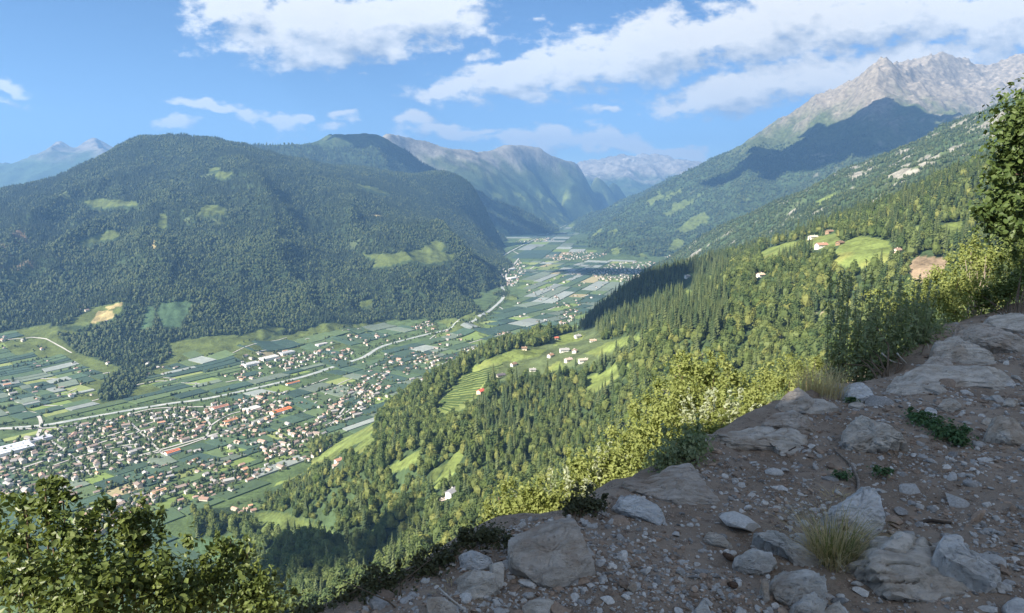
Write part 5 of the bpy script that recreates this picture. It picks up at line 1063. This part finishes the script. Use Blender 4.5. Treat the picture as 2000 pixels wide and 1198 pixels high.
rock([(1656, 790), (1668, 783), (1690, 790), (1680, 798)], 'grey', 'flat grey stone just below the pale lichened boulder', 64, 0, .03, .1, .04, seed=40)
rock([(1805, 755), (1830, 750), (1850, 760), (1838, 768)], 'grey', 'small rock lying at the foot of the wide slab', 64, 0, .04, .1, .04, seed=41)
# ---- stones and gravel
M_ST = {'grey': plain_mat('grey_stone', (.30, .285, .265), .85, .3, 90, 0, 0, .35), 'brown': plain_mat('brown_stone', (.28, .205, .15), .85, .3, 90, 0, 0, .35), 'pale': plain_mat('pale_stone', (.47, .445, .41), .85, .25, 90, 0, 0, .25)}
stone_me = []
for k in range(8):
    bm = bmesh.new(); bmesh.ops.create_icosphere(bm, subdivisions=2, radius=1); rr = random.Random(100+k)
    for q in range(7):
        nrm = Vector((rr.gauss(0, 1), rr.gauss(0, 1), rr.gauss(0, 1))).normalized(); bmesh.ops.bisect_plane(bm, geom=bm.verts[:]+bm.edges[:]+bm.faces[:], plane_co=nrm*rr.uniform(.5, .8), plane_no=nrm, clear_outer=True)
        ed = [e for e in bm.edges if e.is_boundary]
        if ed: bmesh.ops.holes_fill(bm, edges=ed)
    for w_ in bm.verts: w_.co.z *= rr.uniform(.55, .62); w_.co.x *= 1+.25*(k % 3)
    bmesh.ops.triangulate(bm, faces=bm.faces[:]); stone_me.append(bm)
stone_meshes = {}
for tn_ in ('grey', 'brown', 'pale'):
    stone_meshes[tn_] = []
    for k, bm in enumerate(stone_me): me = bpy.data.meshes.new('stone'); bm.to_mesh(me); me.materials.append(M_ST[tn_]); stone_meshes[tn_].append(me)
gravel_src = [bpy.data.objects.new(f'gravel_{t_}_{k}', stone_meshes[t_][k]) for t_ in ('grey', 'brown', 'pale') for k in range(8)]
def ledge_points(n, seed, y1=9.5):
    r2 = np.random.default_rng(seed); px = r2.uniform(560, 2040, n); py = r2.uniform(600, 1230, n)**1.0; z = -1.65; u = (px-1000)/F; v = (599-py)/F; k = z/(-SP+v*CP); x = u*k; y = (CP+v*SP)*k
    g = (y < y1) & (y > 1.5) & (edge_sd(x, y) < -.03); return x[g], y[g], r2
x, y, r2 = ledge_points(30000, 5); dens = sstep(fbm(x, y, .8, 3, seed=51), -.35, .25); g = r2.random(len(x)) < .22+.78*dens; x, y = x[g], y[g]; n = len(x)
s_ = .0052*np.exp(r2.normal(.25, .5, n))*(y/3)**.55
scatter_object('gravel', np.stack([x, y, H+lz(x, y)+s_*.15], 1), np.stack([s_, s_, s_], 1), np.stack([r2.normal(0, .35, n), r2.normal(0, .35, n), r2.random(n)*6.28], 1), r2.integers(0, 24, n), gravel_src, 'fine grey and brown gravel strewn over the path soil')
x, y, r2 = ledge_points(1200, 6, 7.5); x, y = x[:280], y[:280]; zz = lz(x, y)
for k in range(len(x)):
    t_ = ('grey', 'pale', 'brown')[k % 3]; o_ = link('stone', stone_meshes[t_][int(r2.integers(0, 8))], loc=(x[k], y[k], H+zz[k]+.003)); s_ = float((.016 if k % 4 else .034)*np.exp(r2.normal(0, .4)))*(y[k]/3)**.5; o_.scale = (s_, s_, s_*r2.uniform(.7, 1)); o_.rotation_euler = (r2.normal(0, .3), r2.normal(0, .3), r2.random()*6.28)
    prop(o_, f'loose angular {dict(grey="grey", pale="pale", brown="brownish")[t_]} stone lying on the path soil', 'stone', 'loose stones on the path')
# ---- twigs, roots, cones
def tube(name, pts, r0, r1, mat, parent=None, sides=6, loc=None):
    pts = [Vector(q) for q in pts]; base = pts[0].copy(); v = []; f = []; n = len(pts)
    for i_, q in enumerate(pts):
        d = (pts[min(i_+1, n-1)]-pts[max(i_-1, 0)]).normalized(); a = d.cross(Vector((.3, .2, 1))).normalized(); b = d.cross(a); r_ = r0+(r1-r0)*i_/(n-1)
        for k in range(sides): an = k*6.283/sides; v.append(q-base+(a*math.cos(an)+b*math.sin(an))*r_)
    for i_ in range(n-1):
        for k in range(sides): f.append((i_*sides+k, i_*sides+(k+1) % sides, (i_+1)*sides+(k+1) % sides, (i_+1)*sides+k))
    f.append(tuple(range(sides))[::-1]); f.append(tuple((n-1)*sides+k for k in range(sides)))
    return link(name, mesh_py(name, v, f, True, mat), parent, loc=base if parent is None else base-parent.location)
M_TWIG = plain_mat('grey_dead_wood', (.23, .19, .155), .9, .3, 30, .5, .004); M_TWIGD = plain_mat('dark_root', (.085, .065, .05), .9, .3, 30, .5, .004); M_TWIGP = plain_mat('bleached_twig', (.50, .46, .40), .85, .2, 30)
def ground_tube(name, pix, r0, r1, mat, label, lift=.012):
    o_ = tube(name, [pt(a, b, lift) for a, b in smooth_line(pix, 4)], r0, r1, mat); prop(o_, label, 'twig'); return o_
ground_tube('dead_branch', [(1628, 880), (1645, 895), (1662, 912), (1674, 935), (1677, 960), (1668, 988)], .006, .011, M_TWIG, 'grey curved dead branch lying towards the pale block'); ground_tube('root', [(1796, 1026), (1815, 1021), (1840, 1024), (1858, 1026)], .010, .008, M_TWIGD, 'dark stubby root sticking out of the soil at lower right')
ground_tube('twig', [(858, 1158), (880, 1178), (908, 1200)], .004, .003, M_TWIGP, 'thin bleached twig at the bottom edge left of centre', .02); ground_tube('twig', [(1540, 886), (1560, 874), (1580, 878)], .004, .003, M_TWIGD, 'short dark twig lying on the long pale slab')
ground_tube('twig', [(1480, 868), (1500, 870), (1520, 862)], .006, .004, M_TWIGD, 'brown bark strip in front of the long pale slab'); ground_tube('twig', [(1600, 905), (1625, 890), (1648, 868)], .003, .002, M_TWIG, 'fine straight twig left of the angular grey rock')
ground_tube('twig', [(1690, 1128), (1700, 1115), (1702, 1106)], .004, .004, M_TWIGP, 'short bleached twig under the dry grass tuft')
M_CONE = plain_mat('cone_scales', (.10, .065, .045), .85, .3, 60, .5, .003)
def pine_cone(px, py, label):
    c_ = pt(px, py, .022); root = prop(empty('pine_cone', c_), label, 'pine cone'); v = []; f = []; sc_ = mesh_py('scale', [(0, -.004, 0), (.013, -.006, .004), (.015, 0, .008), (.013, .006, .004), (0, .004, 0)], [(0, 1, 2, 3, 4)], False, M_CONE)
    bm = bmesh.new(); bmesh.ops.create_uvsphere(bm, u_segments=8, v_segments=6, radius=.016); [setattr(w_.co, 'z', w_.co.z*1.5) for w_ in bm.verts]; link('core', bm_mesh('core', bm, M_CONE), root)
    for k in range(42):
        h_ = -.022+.044*k/41; o_ = link('cone_scale', sc_, root, loc=(0, 0, h_)); o_.rotation_euler = (0, -.25-.5*k/41, k*2.399); w_ = .55+.6*math.sin(math.pi*(k+4)/50); o_.scale = (w_, w_*1.1, w_)
    root.rotation_euler = (1.2, .3, px*.1)
pine_cone(1424, 1097, 'brown pine cone touching the rounded blue-grey rock'); pine_cone(1432, 1152, 'brown pine cone lying lower on bare soil'); pine_cone(1648, 1040, 'brown pine cone half hidden by the grass tuft')
# ---- grass
def blades(n, c_, rad, h0, h1, rr, lean=.5, width=.004):
    v = []; f = []
    for k in range(n):
        a = rr.uniform(0, 6.28); q = rad*math.sqrt(rr.random()); b0 = np.array((c_[0]+q*math.cos(a), c_[1]+q*math.sin(a), c_[2])); h_ = rr.uniform(h0, h1); da = a+rr.normal(0, .7); L_ = h_*rr.uniform(.1, lean); d = np.array((math.cos(da), math.sin(da), 0)); s_ = np.array((-d[1], d[0], 0))*width*rr.uniform(.6, 1.3); b = len(v)
        for t_ in (0, .35, .7, 1.0): m_ = b0+d*L_*t_*t_*1.3+np.array((0, 0, h_*(t_-.35*t_*t_*lean))); w_ = 1-t_*.9; v.append(m_-s_*w_); v.append(m_+s_*w_)
        for t_ in range(3): f.append((b+2*t_, b+2*t_+1, b+2*t_+3, b+2*t_+2))
    return v, f
M_GRASS = leaf_mat('green_grass', (.16, .18, .06), (.27, .27, .10), .3, .6, varscale=25); M_STRAW = leaf_mat('dry_straw', (.46, .37, .20), (.66, .55, .34), .3, .7, varscale=25)
def tuft(px, py, parts, label, name='grass_tuft', Y=None):
    c_ = pt(px, py) if Y is None else P3(px, py, Y); root = prop(empty(name, c_), label, 'grass'); rr = np.random.default_rng(int(px))
    for nm, mat, n, rad, h0, h1, ln, wd in parts: v, f = blades(n, (0, 0, -.02), rad, h0, h1, rr, ln, wd); link(nm, mesh_py(nm, v, f, True, mat), root)
    return root
tuft(1630, 1095, [('green_blades', M_GRASS, 150, .09, .14, .34, .6, .0026), ('dry_blades', M_STRAW, 480, .12, .10, .30, .95, .0024)], 'grass tuft, green above and straw-dry at the base, among the rocks')
tuft(1595, 765, [('dry_blades', M_STRAW, 260, .16, .15, .32, .8, .003)], 'dry orange-brown grass tuft at the ledge edge by the boulder'); tuft(1625, 775, [('dry_blades', M_STRAW, 140, .10, .1, .42, .5, .0025)], 'thin dry grass stalks between the edge rock and the boulder')
tuft(1630, 970, [('dry_blades', M_STRAW, 60, .05, .04, .10, 1.2, .002)], 'small dry straw wisp left of the pale block'); tuft(905, 1150, [('dry_blades', M_STRAW, 60, .12, .02, .06, 1.6, .002)], 'flattened dry needles beside the small rock pile')
# ---- shrubs and herbs
M_SHRUB = leaf_mat('sunlit_shrub_leaves', (.155, .195, .050), (.29, .32, .11), .40, .55, varscale=6); M_OAK = leaf_mat('glossy_oak_leaves', (.058, .092, .028), (.165, .20, .058), .32, .38, varscale=5)
M_DARK = leaf_mat('dark_heath_leaves', (.050, .056, .026), (.10, .105, .050), .15, .6, varscale=12); M_HERB = leaf_mat('herb_leaves', (.055, .115, .045), (.11, .185, .075), .25, .5, varscale=12); M_MUG = leaf_mat('mugwort_leaves', (.17, .22, .115), (.32, .36, .21), .4, .6, varscale=9); M_SILVER = leaf_mat('silvery_leaves', (.26, .30, .19), (.40, .43, .29), .3, .6, varscale=15)
M_STEM = plain_mat('brown_stem', (.12, .085, .055), .85, .25, 20); M_STEMG = plain_mat('grey_green_stem', (.13, .135, .075), .8, .2, 20)
leaf_obj = {}
def leaf_mesh(mat, s_):
    k = (mat.name, s_)
    if k not in leaf_obj: leaf_obj[k] = mesh_py('leaf', [(-.5*s_*1.5, 0, 0), (-.2*s_, .42*s_, .08*s_), (.35*s_, .38*s_, .06*s_), (.75*s_, 0, -.05*s_), (.35*s_, -.38*s_, .06*s_), (-.2*s_, -.42*s_, .08*s_), (.1*s_, 0, -.06*s_)], [(0, 1, 6), (1, 2, 6), (2, 3, 6), (3, 4, 6), (4, 5, 6), (5, 0, 6)], True, mat)
    return leaf_obj[k]
def shrub(name, label, cat, blobs, n, size, mat, root_pt, nleaf=0, stems=6, seed=1, stem_mat=None, up=.35, shell=.6, group=None, stem_r=.012, elong=1.6):
    """blobs: (px, py, Y, rx px, ry px, depth m) ellipsoids of foliage"""
    rr = np.random.default_rng(seed); base = Vector(root_pt); root = prop(empty(name, base), label, cat, group); cs = []; rs = []
    for (px, py, Y, rx, ry, dp) in blobs: c_ = P3(px, py, Y) if Y else pt(px, py, .03); Y = Y or c_.y; cs.append(tuple(c_-base)); rs.append((rx/F*Y, dp, ry/F*Y))
    cs2, rs2 = list(cs), [tuple(np.array(q)*.92) for q in rs]
    for j in range(len(cs)):
        for k in range(5):
            a_ = rr.uniform(0, 6.28); q_ = rr.uniform(.3, .95); cs2.append((cs[j][0]+rs[j][0]*q_*math.cos(a_), cs[j][1]+rs[j][1]*q_*math.sin(a_), cs[j][2]+rs[j][2]*rr.uniform(.3, 1.05))); rs2.append((rs[j][0]*rr.uniform(.12, .3), rs[j][1]*rr.uniform(.12, .3), rs[j][2]*rr.uniform(.25, .6)))
    v, f = leafcloud(int(n*1.5), cs2, rs2, size*.82, rr, up, shell=0.0, elong=elong); prop(link('foliage', mesh_np('foliage', v, f, False, mat), root), kind='stuff')
    for k in range(stems):
        j = int(rr.integers(0, len(cs))); e = Vector(cs[j])+Vector(rr.normal(0, .35, 3))*Vector(rs[j]).length*.5; o_ = Vector((rr.normal(0, .05), rr.normal(0, .05), -.1)); m_ = o_.lerp(e, .5)+Vector((rr.normal(0, .06), rr.normal(0, .06), .06))
        tube('stem', [base+q for q in (o_, o_.lerp(m_, .5)+Vector((0, 0, .03)), m_, m_.lerp(e, .55), e)], stem_r, stem_r*.3, stem_mat or M_STEM, root, 5)
    if nleaf:
        lm = leaf_mesh(mat, size*1.15); fr = np.array(cs)
        for k in range(nleaf):
            j = int(rr.integers(0, len(cs))); d = Vector(rr.normal(size=3)).normalized(); d.y = -abs(d.y)*.9; p_ = Vector(cs[j])+Vector((d.x*rs[j][0], d.y*rs[j][1], d.z*rs[j][2]))*rr.uniform(.85, 1.08)
            o_ = link('leaf', lm, root, loc=p_); o_.rotation_euler = (rr.normal(0, .7), rr.normal(0, .7), rr.random()*6.28)
    return root
def down(px, py, Y, drop): q = P3(px, py, Y); q.z -= drop; return q
# bottom-left bushes (below the viewer, rooted on the slope)
shrub('leafy_bush', 'tall leafy bush in the bottom left corner with yellowish top shoots', 'bush', [(60, 1130, 4.2, 110, 90, .35), (150, 1070, 4.3, 70, 90, .3), (95, 1000, 4.35, 45, 60, .16), (205, 1150, 4.1, 110, 90, .35), (100, 950, 4.4, 26, 22, .08), (20, 1060, 4.4, 60, 70, .2), (50, 985, 4.4, 40, 22, .1), (130, 1190, 3.9, 160, 70, .3), (175, 1020, 4.4, 40, 40, .15)], 4700, .036, M_OAK, down(120, 1330, 4.2, .3), 150, 12, 11)
shrub('leafy_bush', 'dense dark leafy bush left of centre at the bottom', 'bush', [(265, 1060, 4.5, 48, 62, .25), (250, 1020, 4.5, 38, 34, .15), (300, 1130, 4.3, 80, 75, .3), (230, 1120, 4.3, 70, 80, .3), (330, 1175, 4.2, 90, 50, .3)], 2900, .034, M_OAK, down(280, 1330, 4.3, .3), 120, 9, 12)
shrub('leafy_bush', 'lower leafy bush with yellow-lit upper twigs, rightmost of the three at the bottom', 'bush', [(420, 1120, 4.6, 60, 40, .25), (470, 1085, 4.7, 45, 28, .15), (440, 1065, 4.75, 40, 20, .12), (395, 1170, 4.4, 100, 50, .3), (490, 1150, 4.5, 60, 50, .25), (520, 1190, 4.4, 70, 40, .25)], 3000, .034, M_OAK, down(430, 1330, 4.5, .3), 110, 9, 13)
# dark heath along the near edge
shrub('heath_shrub', 'dark low heath creeping along the ledge edge at the bottom', 'shrub', [(600, 1200, 2.55, 60, 26, .12), (680, 1172, 2.6, 60, 24, .12), (760, 1140, 2.7, 60, 22, .12), (830, 1108, 2.8, 50, 22, .12), (870, 1088, 2.88, 40, 24, .12), (720, 1150, 2.64, 50, 26, .1)], 4200, .014, M_DARK, pt(760, 1160), 0, 10, 14, stem_r=.005)
shrub('heath_shrub', 'dark heath shrub behind the small rock pile', 'shrub', [(950, 1048, 3.02, 50, 32, .12), (985, 1075, 2.95, 26, 35, .08), (915, 1058, 3.0, 36, 25, .1)], 2200, .014, M_DARK, pt(955, 1080), 0, 8, 15, stem_r=.005)
shrub('heath_shrub', 'small dark bushy shrub at the edge above the big slab', 'shrub', [(1140, 982, 3.36, 38, 24, .1), (1165, 988, 3.36, 24, 16, .08), (1115, 993, 3.34, 25, 16, .08)], 1500, .015, M_DARK, pt(1140, 1010), 0, 7, 16, stem_r=.005)
shrub('edge_shrub', 'rounded dark green shrub at the edge above the triangular slab', 'shrub', [(1330, 880, 4.05, 50, 42, .16), (1360, 865, 4.15, 32, 25, .12), (1300, 905, 3.9, 30, 28, .1)], 2400, .022, M_MUG, pt(1330, 915), 0, 8, 17, stem_r=.006)
# sunlit shrubs below the edge
G1 = 'sunlit shrubs growing below the ledge edge'
shrub('sunlit_shrub', 'yellow-green sunlit shrub nearest to the big slab', 'shrub', [(1000, 1000, 4.6, 55, 45, .3), (1050, 985, 4.6, 50, 45, .3), (965, 1025, 4.5, 35, 30, .2), (1090, 1000, 4.5, 40, 40, .2)], 4600, .022, M_SHRUB, down(1020, 1080, 4.6, .4), 60, 8, 21, group=G1)
shrub('sunlit_shrub', 'bright yellow-green sunlit shrub left of the triangular slab', 'shrub', [(1150, 930, 5.0, 60, 45, .35), (1200, 905, 5.1, 55, 50, .35), (1220, 950, 4.8, 45, 40, .25), (1120, 965, 4.8, 40, 30, .25)], 5200, .022, M_SHRUB, down(1170, 1060, 5.0, .5), 60, 8, 22, group=G1)
shrub('sunlit_shrub', 'tall sunlit shrub with upright twigs standing highest in the middle', 'shrub', [(1340, 770, 6.6, 60, 60, .45), (1380, 735, 6.8, 45, 45, .35), (1300, 800, 6.4, 50, 45, .4), (1395, 790, 6.4, 55, 50, .4), (1330, 720, 6.9, 30, 30, .25), (1440, 810, 6.0, 45, 35, .3)], 8200, .026, M_SHRUB, down(1350, 930, 6.6, .8), 80, 14, 23, group=G1)
shrub('sunlit_shrub', 'sunlit shrub spilling down between the tall shrub and the dark green one', 'shrub', [(1260, 850, 5.6, 60, 55, .4), (1300, 850, 5.5, 50, 50, .35), (1230, 890, 5.3, 40, 35, .3), (1400, 840, 5.4, 45, 26, .3), (1350, 850, 5.4, 50, 30, .3)], 5600, .024, M_SHRUB, down(1290, 980, 5.5, .6), 60, 8, 24, group=G1)
shrub('sunlit_shrub', 'low sunlit shrub behind the dry grass at the ledge edge', 'shrub', [(1470, 770, 6.6, 45, 35, .35), (1510, 745, 6.9, 50, 30, .35), (1560, 725, 7.2, 50, 22, .35), (1610, 720, 7.4, 35, 18, .3), (1480, 800, 6.2, 40, 26, .25)], 5200, .022, M_SHRUB, down(1520, 860, 6.8, .5), 50, 8, 25, group=G1)
for k, (px, py, Y, lb) in enumerate([(1095, 1000, 4.7, 'silvery wormwood stalks in the sun behind the small dark shrub'), (1185, 955, 5.0, 'silvery wormwood stalks left of the triangular slab tip'), (1400, 830, 5.6, 'pale wispy stalks above the dark green edge shrub')]):
    root = prop(empty('wormwood_plant', down(px, py, Y, .3)), lb, 'plant'); rr = np.random.default_rng(70+k); lv = []; lf = []; nv = 0
    for q in range(16):
        b0 = Vector((rr.normal(0, .12), rr.normal(0, .06), 0)); h_ = rr.uniform(.38, .62); tp = b0+Vector((rr.normal(0, .08), rr.normal(0, .05), h_)); tube('stem', [root.location+b0, root.location+b0.lerp(tp, .5)+Vector((.01, 0, 0)), root.location+tp], .003, .0015, M_STEMG, root, 4)
        cs = [tuple(b0.lerp(tp, t_)) for t_ in np.linspace(.25, 1, 8)]; v, f = leafcloud(70, cs, [(.022, .022, .035)]*8, .016, rr, .6, elong=2.4); lv.append(v); lf.append(f+nv); nv += len(v)
    prop(link('foliage', mesh_np('foliage', np.vstack(lv), np.vstack(lf), False, M_SILVER), root), kind='stuff')
# tall weeds: upright stems with narrow leaves and pale flower spikes
def weed(name, label, px, py, Y, n, hpx, spread, seed, mat, spike=True):
    base = down(px, py, Y, .05); root = prop(empty(name, base), label, 'weed', 'tall weeds at the ledge edge'); rr = np.random.default_rng(seed); lv, lf, nv = [], [], 0; sv, sf, ns = [], [], 0; s_ = Y/F
    for q in range(n):
        b0 = Vector((rr.normal(0, spread*.45), rr.normal(0, .10), 0)); h_ = rr.uniform(.55, 1.0)*hpx*s_; tp = b0+Vector((b0.x*.25+rr.normal(0, .05), rr.normal(0, .06), h_)); md = b0.lerp(tp, .55)+Vector((rr.normal(0, .02), 0, 0))
        tube('stem', [base+b0-Vector((0, 0, .15)), base+b0.lerp(md, .5), base+md, base+tp], .0048, .002, M_STEMG, root, 5)
        ts = np.linspace(.05, .97, 15); cs = [tuple(b0.lerp(tp, t_)) for t_ in ts]; rs = [(.085*(1.1-t_*.85), .085*(1.1-t_*.85), .045) for t_ in ts]
        v, f = leafcloud(105, cs, rs, .024, rr, .5, elong=2.6, shell=.2); lv.append(v); lf.append(f+nv); nv += len(v)
        if spike:
            cs = [tuple(b0.lerp(tp, t_)) for t_ in np.linspace(.8, 1.02, 6)]; v, f = leafcloud(34, cs, [(.014, .014, .03)]*6, .013, rr, .8, elong=2.0); sv.append(v); sf.append(f+ns); ns += len(v)
    prop(link('foliage', mesh_np('foliage', np.vstack(lv), np.vstack(lf), False, mat), root), kind='stuff')
    if spike: prop(link('flower_spikes', mesh_np('flower_spikes', np.vstack(sv), np.vstack(sf), False, M_SILVER), root), kind='stuff')
    return root
weed('mugwort_clump', 'tallest mugwort clump with silvery spikes, leftmost of the tall weeds', 1655, 745, 6.7, 15, 262, .22, 31, M_MUG); weed('mugwort_clump', 'dense mugwort clump in the middle of the tall weeds', 1715, 735, 6.9, 16, 225, .28, 32, M_MUG); weed('mugwort_clump', 'looser mugwort clump right of the dense one, beside the ledge slabs', 1775, 700, 7.3, 12, 175, .28, 33, M_MUG)
shrub('weed_thicket', 'dark leafy thicket at the foot of the tall weeds', 'shrub', [(1680, 705, 6.6, 50, 36, .25), (1740, 690, 6.9, 60, 42, .3), (1800, 650, 7.4, 50, 50, .3), (1700, 650, 7.0, 45, 45, .25), (1830, 640, 7.7, 30, 30, .25)], 2600, .026, M_MUG, pt(1740, 740), 0, 10, 34)
shrub('sunlit_shrub', 'yellow-green shrub glowing behind the tall weeds', 'shrub', [(1740, 600, 8.6, 45, 28, .35), (1800, 590, 9.0, 55, 40, .4), (1780, 640, 8.4, 60, 40, .4), (1850, 570, 9.4, 50, 40, .4)], 5200, .030, M_SHRUB, down(1790, 720, 8.8, .3), 40, 8, 35, group=G1)
shrub('twiggy_bush', 'half-bare twiggy bush with sunlit leaves left of the big tree', 'bush', [(1880, 560, 9.6, 55, 50, .4), (1920, 520, 10.2, 50, 50, .4), (1860, 610, 9.0, 50, 40, .35), (1900, 500, 10.6, 30, 30, .3)], 3600, .034, M_SHRUB, down(1890, 690, 9.4, .2), 40, 26, 36, stem_mat=M_TWIG, stem_r=.010)
shrub('green_bush', 'dense green bush under the big tree at the right edge', 'bush', [(1960, 570, 9.4, 60, 45, .4), (2010, 540, 9.8, 60, 60, .4), (1930, 590, 9.2, 40, 28, .3), (2000, 500, 10.4, 60, 40, .4)], 6000, .034, M_OAK, pt(1985, 640), 60, 10, 37)
shrub('herb_plant', 'flat dark green leafy plant spreading on the path soil', 'plant', [(1810, 830, 0, 35, 12, .12), (1850, 852, 0, 36, 18, .14), (1870, 868, 0, 18, 12, .08), (1790, 820, 0, 22, 9, .08)], 2400, .018, M_HERB, pt(1840, 858), 40, 6, 38, stem_r=.004, up=.8)
for k, (px, py, Y, rx, ry, lb) in enumerate([(1645, 937, 3.75, 26, 9, 'small grey-green herb beside the dead branch, left one'), (1722, 930, 3.8, 22, 8, 'small grey-green herb right of the dead branch'), (1708, 744, 6.4, 24, 8, 'cushion of green moss behind the pale lichened boulder'), (1660, 787, 5.35, 16, 6, 'tiny green herb in front of the pale lichened boulder')]):
    shrub('herb_plant', lb, 'plant', [(px, py, 0 if Y < 6 else Y, rx, ry, .06)], 320, .013, M_HERB, pt(px, py+4), 0, 3, 40+k, stem_r=.003, up=.8)
# dry sticks in front of the weeds
for pix, Y, lb in [([(1722, 690), (1740, 705), (1765, 712), (1782, 718)], 6.4, 'bare pale stick leaning out of the weed thicket'), ([(1752, 690), (1760, 700), (1775, 714)], 6.4, 'short bare stick beside the leaning one in the weeds'), ([(1812, 705), (1814, 690), (1812, 672)], 7.0, 'upright bleached stick at the right end of the weeds')]:
    prop(tube('dry_stick', [P3(a, b, Y) for a, b in smooth_line(pix, 3)], .008, .004, M_TWIGP), lb, 'stick')
# the big tree at the right edge
tr = prop(empty('broadleaf_tree', (12.6, 14.6, H-3.0)), 'big leafy tree cut off by the right edge of the picture', 'tree'); M_TREE = leaf_mat('tree_leaves', (.040, .070, .022), (.105, .145, .042), .28, .45, varscale=3)
tube('trunk', [(12.6, 14.6, H-3.2), (12.5, 14.6, H-1.5), (12.7, 14.5, H+.5), (12.6, 14.5, H+3)], .24, .10, M_TRUNK, tr, 10)
blobs = [(2010, 230, 14, 62, 55, .7), (1975, 300, 13.8, 34, 40, .5), (2040, 320, 14, 90, 70, .9), (1965, 390, 13.6, 44, 34, .5), (2030, 400, 14, 90, 60, .8), (1960, 440, 13.4, 40, 26, .5), (2030, 470, 13.8, 90, 45, .7), (1925, 415, 13.4, 28, 14, .3), (1990, 260, 13.7, 40, 50, .5), (1950, 345, 13.5, 22, 20, .3), (2080, 230, 14.4, 90, 90, 1.0)]
cs = [tuple(P3(a, b, Y)-tr.location) for a, b, Y, *_ in blobs]; rs = [(rx/F*Y, dp, ry/F*Y) for a, b, Y, rx, ry, dp in blobs]; rr = np.random.default_rng(91); v, f = leafcloud(26000, cs, [tuple(np.array(q)*.88) for q in rs], .085, rr, .5, shell=0.0, elong=1.3); prop(link('foliage', mesh_np('foliage', v, f, False, M_TREE), tr), kind='stuff')
for k, c_ in enumerate(cs): e = tr.location+Vector(c_); o_ = Vector((12.55, 14.55, H-1.6+.35*k*.6)); tube('branch', [o_, o_.lerp(e, .5)+Vector((0, 0, .15)), e], .06, .015, M_TRUNK, tr, 6)
lm = leaf_mesh(M_TREE, .10)
for k in range(130):
    j = int(rr.integers(0, 10)); d = Vector(rr.normal(size=3)).normalized(); d.y = -abs(d.y); p_ = Vector(cs[j])+Vector((d.x*rs[j][0], d.y*rs[j][1], d.z*rs[j][2]))*1.02; o_ = link('leaf', lm, tr, loc=p_); o_.rotation_euler = (rr.normal(0, .8), rr.normal(0, .8), rr.random()*6.28)
# ---- unseen trees added behind the viewer to cast shade on the ledge
sd = Vector((SUN_DIR.x, SUN_DIR.y, 0)).normalized(); perp = Vector((-sd.y, sd.x, 0)); perp = perp if perp.x > 0 else -perp
for k in range(2):
    c_ = Vector((2.3, 5.5, 0))+sd*(11.5+(k % 2)*1.5)+perp*(1.75+k*2.7); zb = H+float(lz(np.array([c_.x]), np.array([c_.y]))[0]); zb = max(zb, H-12)
    root = prop(empty('unseen_shade_tree', (c_.x, c_.y, zb-.3)), 'unseen tall dense tree added behind the viewer to shade the ledge', 'tree', 'unseen trees added to shade the ledge'); top_ = H+17.5-zb; rr = np.random.default_rng(200+k)
    tube('trunk', [root.location, root.location+Vector((0, 0, top_*.5)), root.location+Vector((0, 0, top_*.95))], .32, .08, M_TRUNK, root, 8)
    lo_ = H-1.5-zb
    cs = [(rr.normal(0, .45), rr.normal(0, .45), z_) for z_ in np.linspace(H-1.5-zb, top_, 15)]; rs = [(2.55*(1.05-.35*q/14)*rr.uniform(.9, 1.1),)*2+(1.2,) for q in range(15)]
    v, f = leafcloud(15000, cs, rs, .42, rr, .3, shell=.35); prop(link('foliage', mesh_np('foliage', v, f, False, M_OAK), root), kind='stuff')
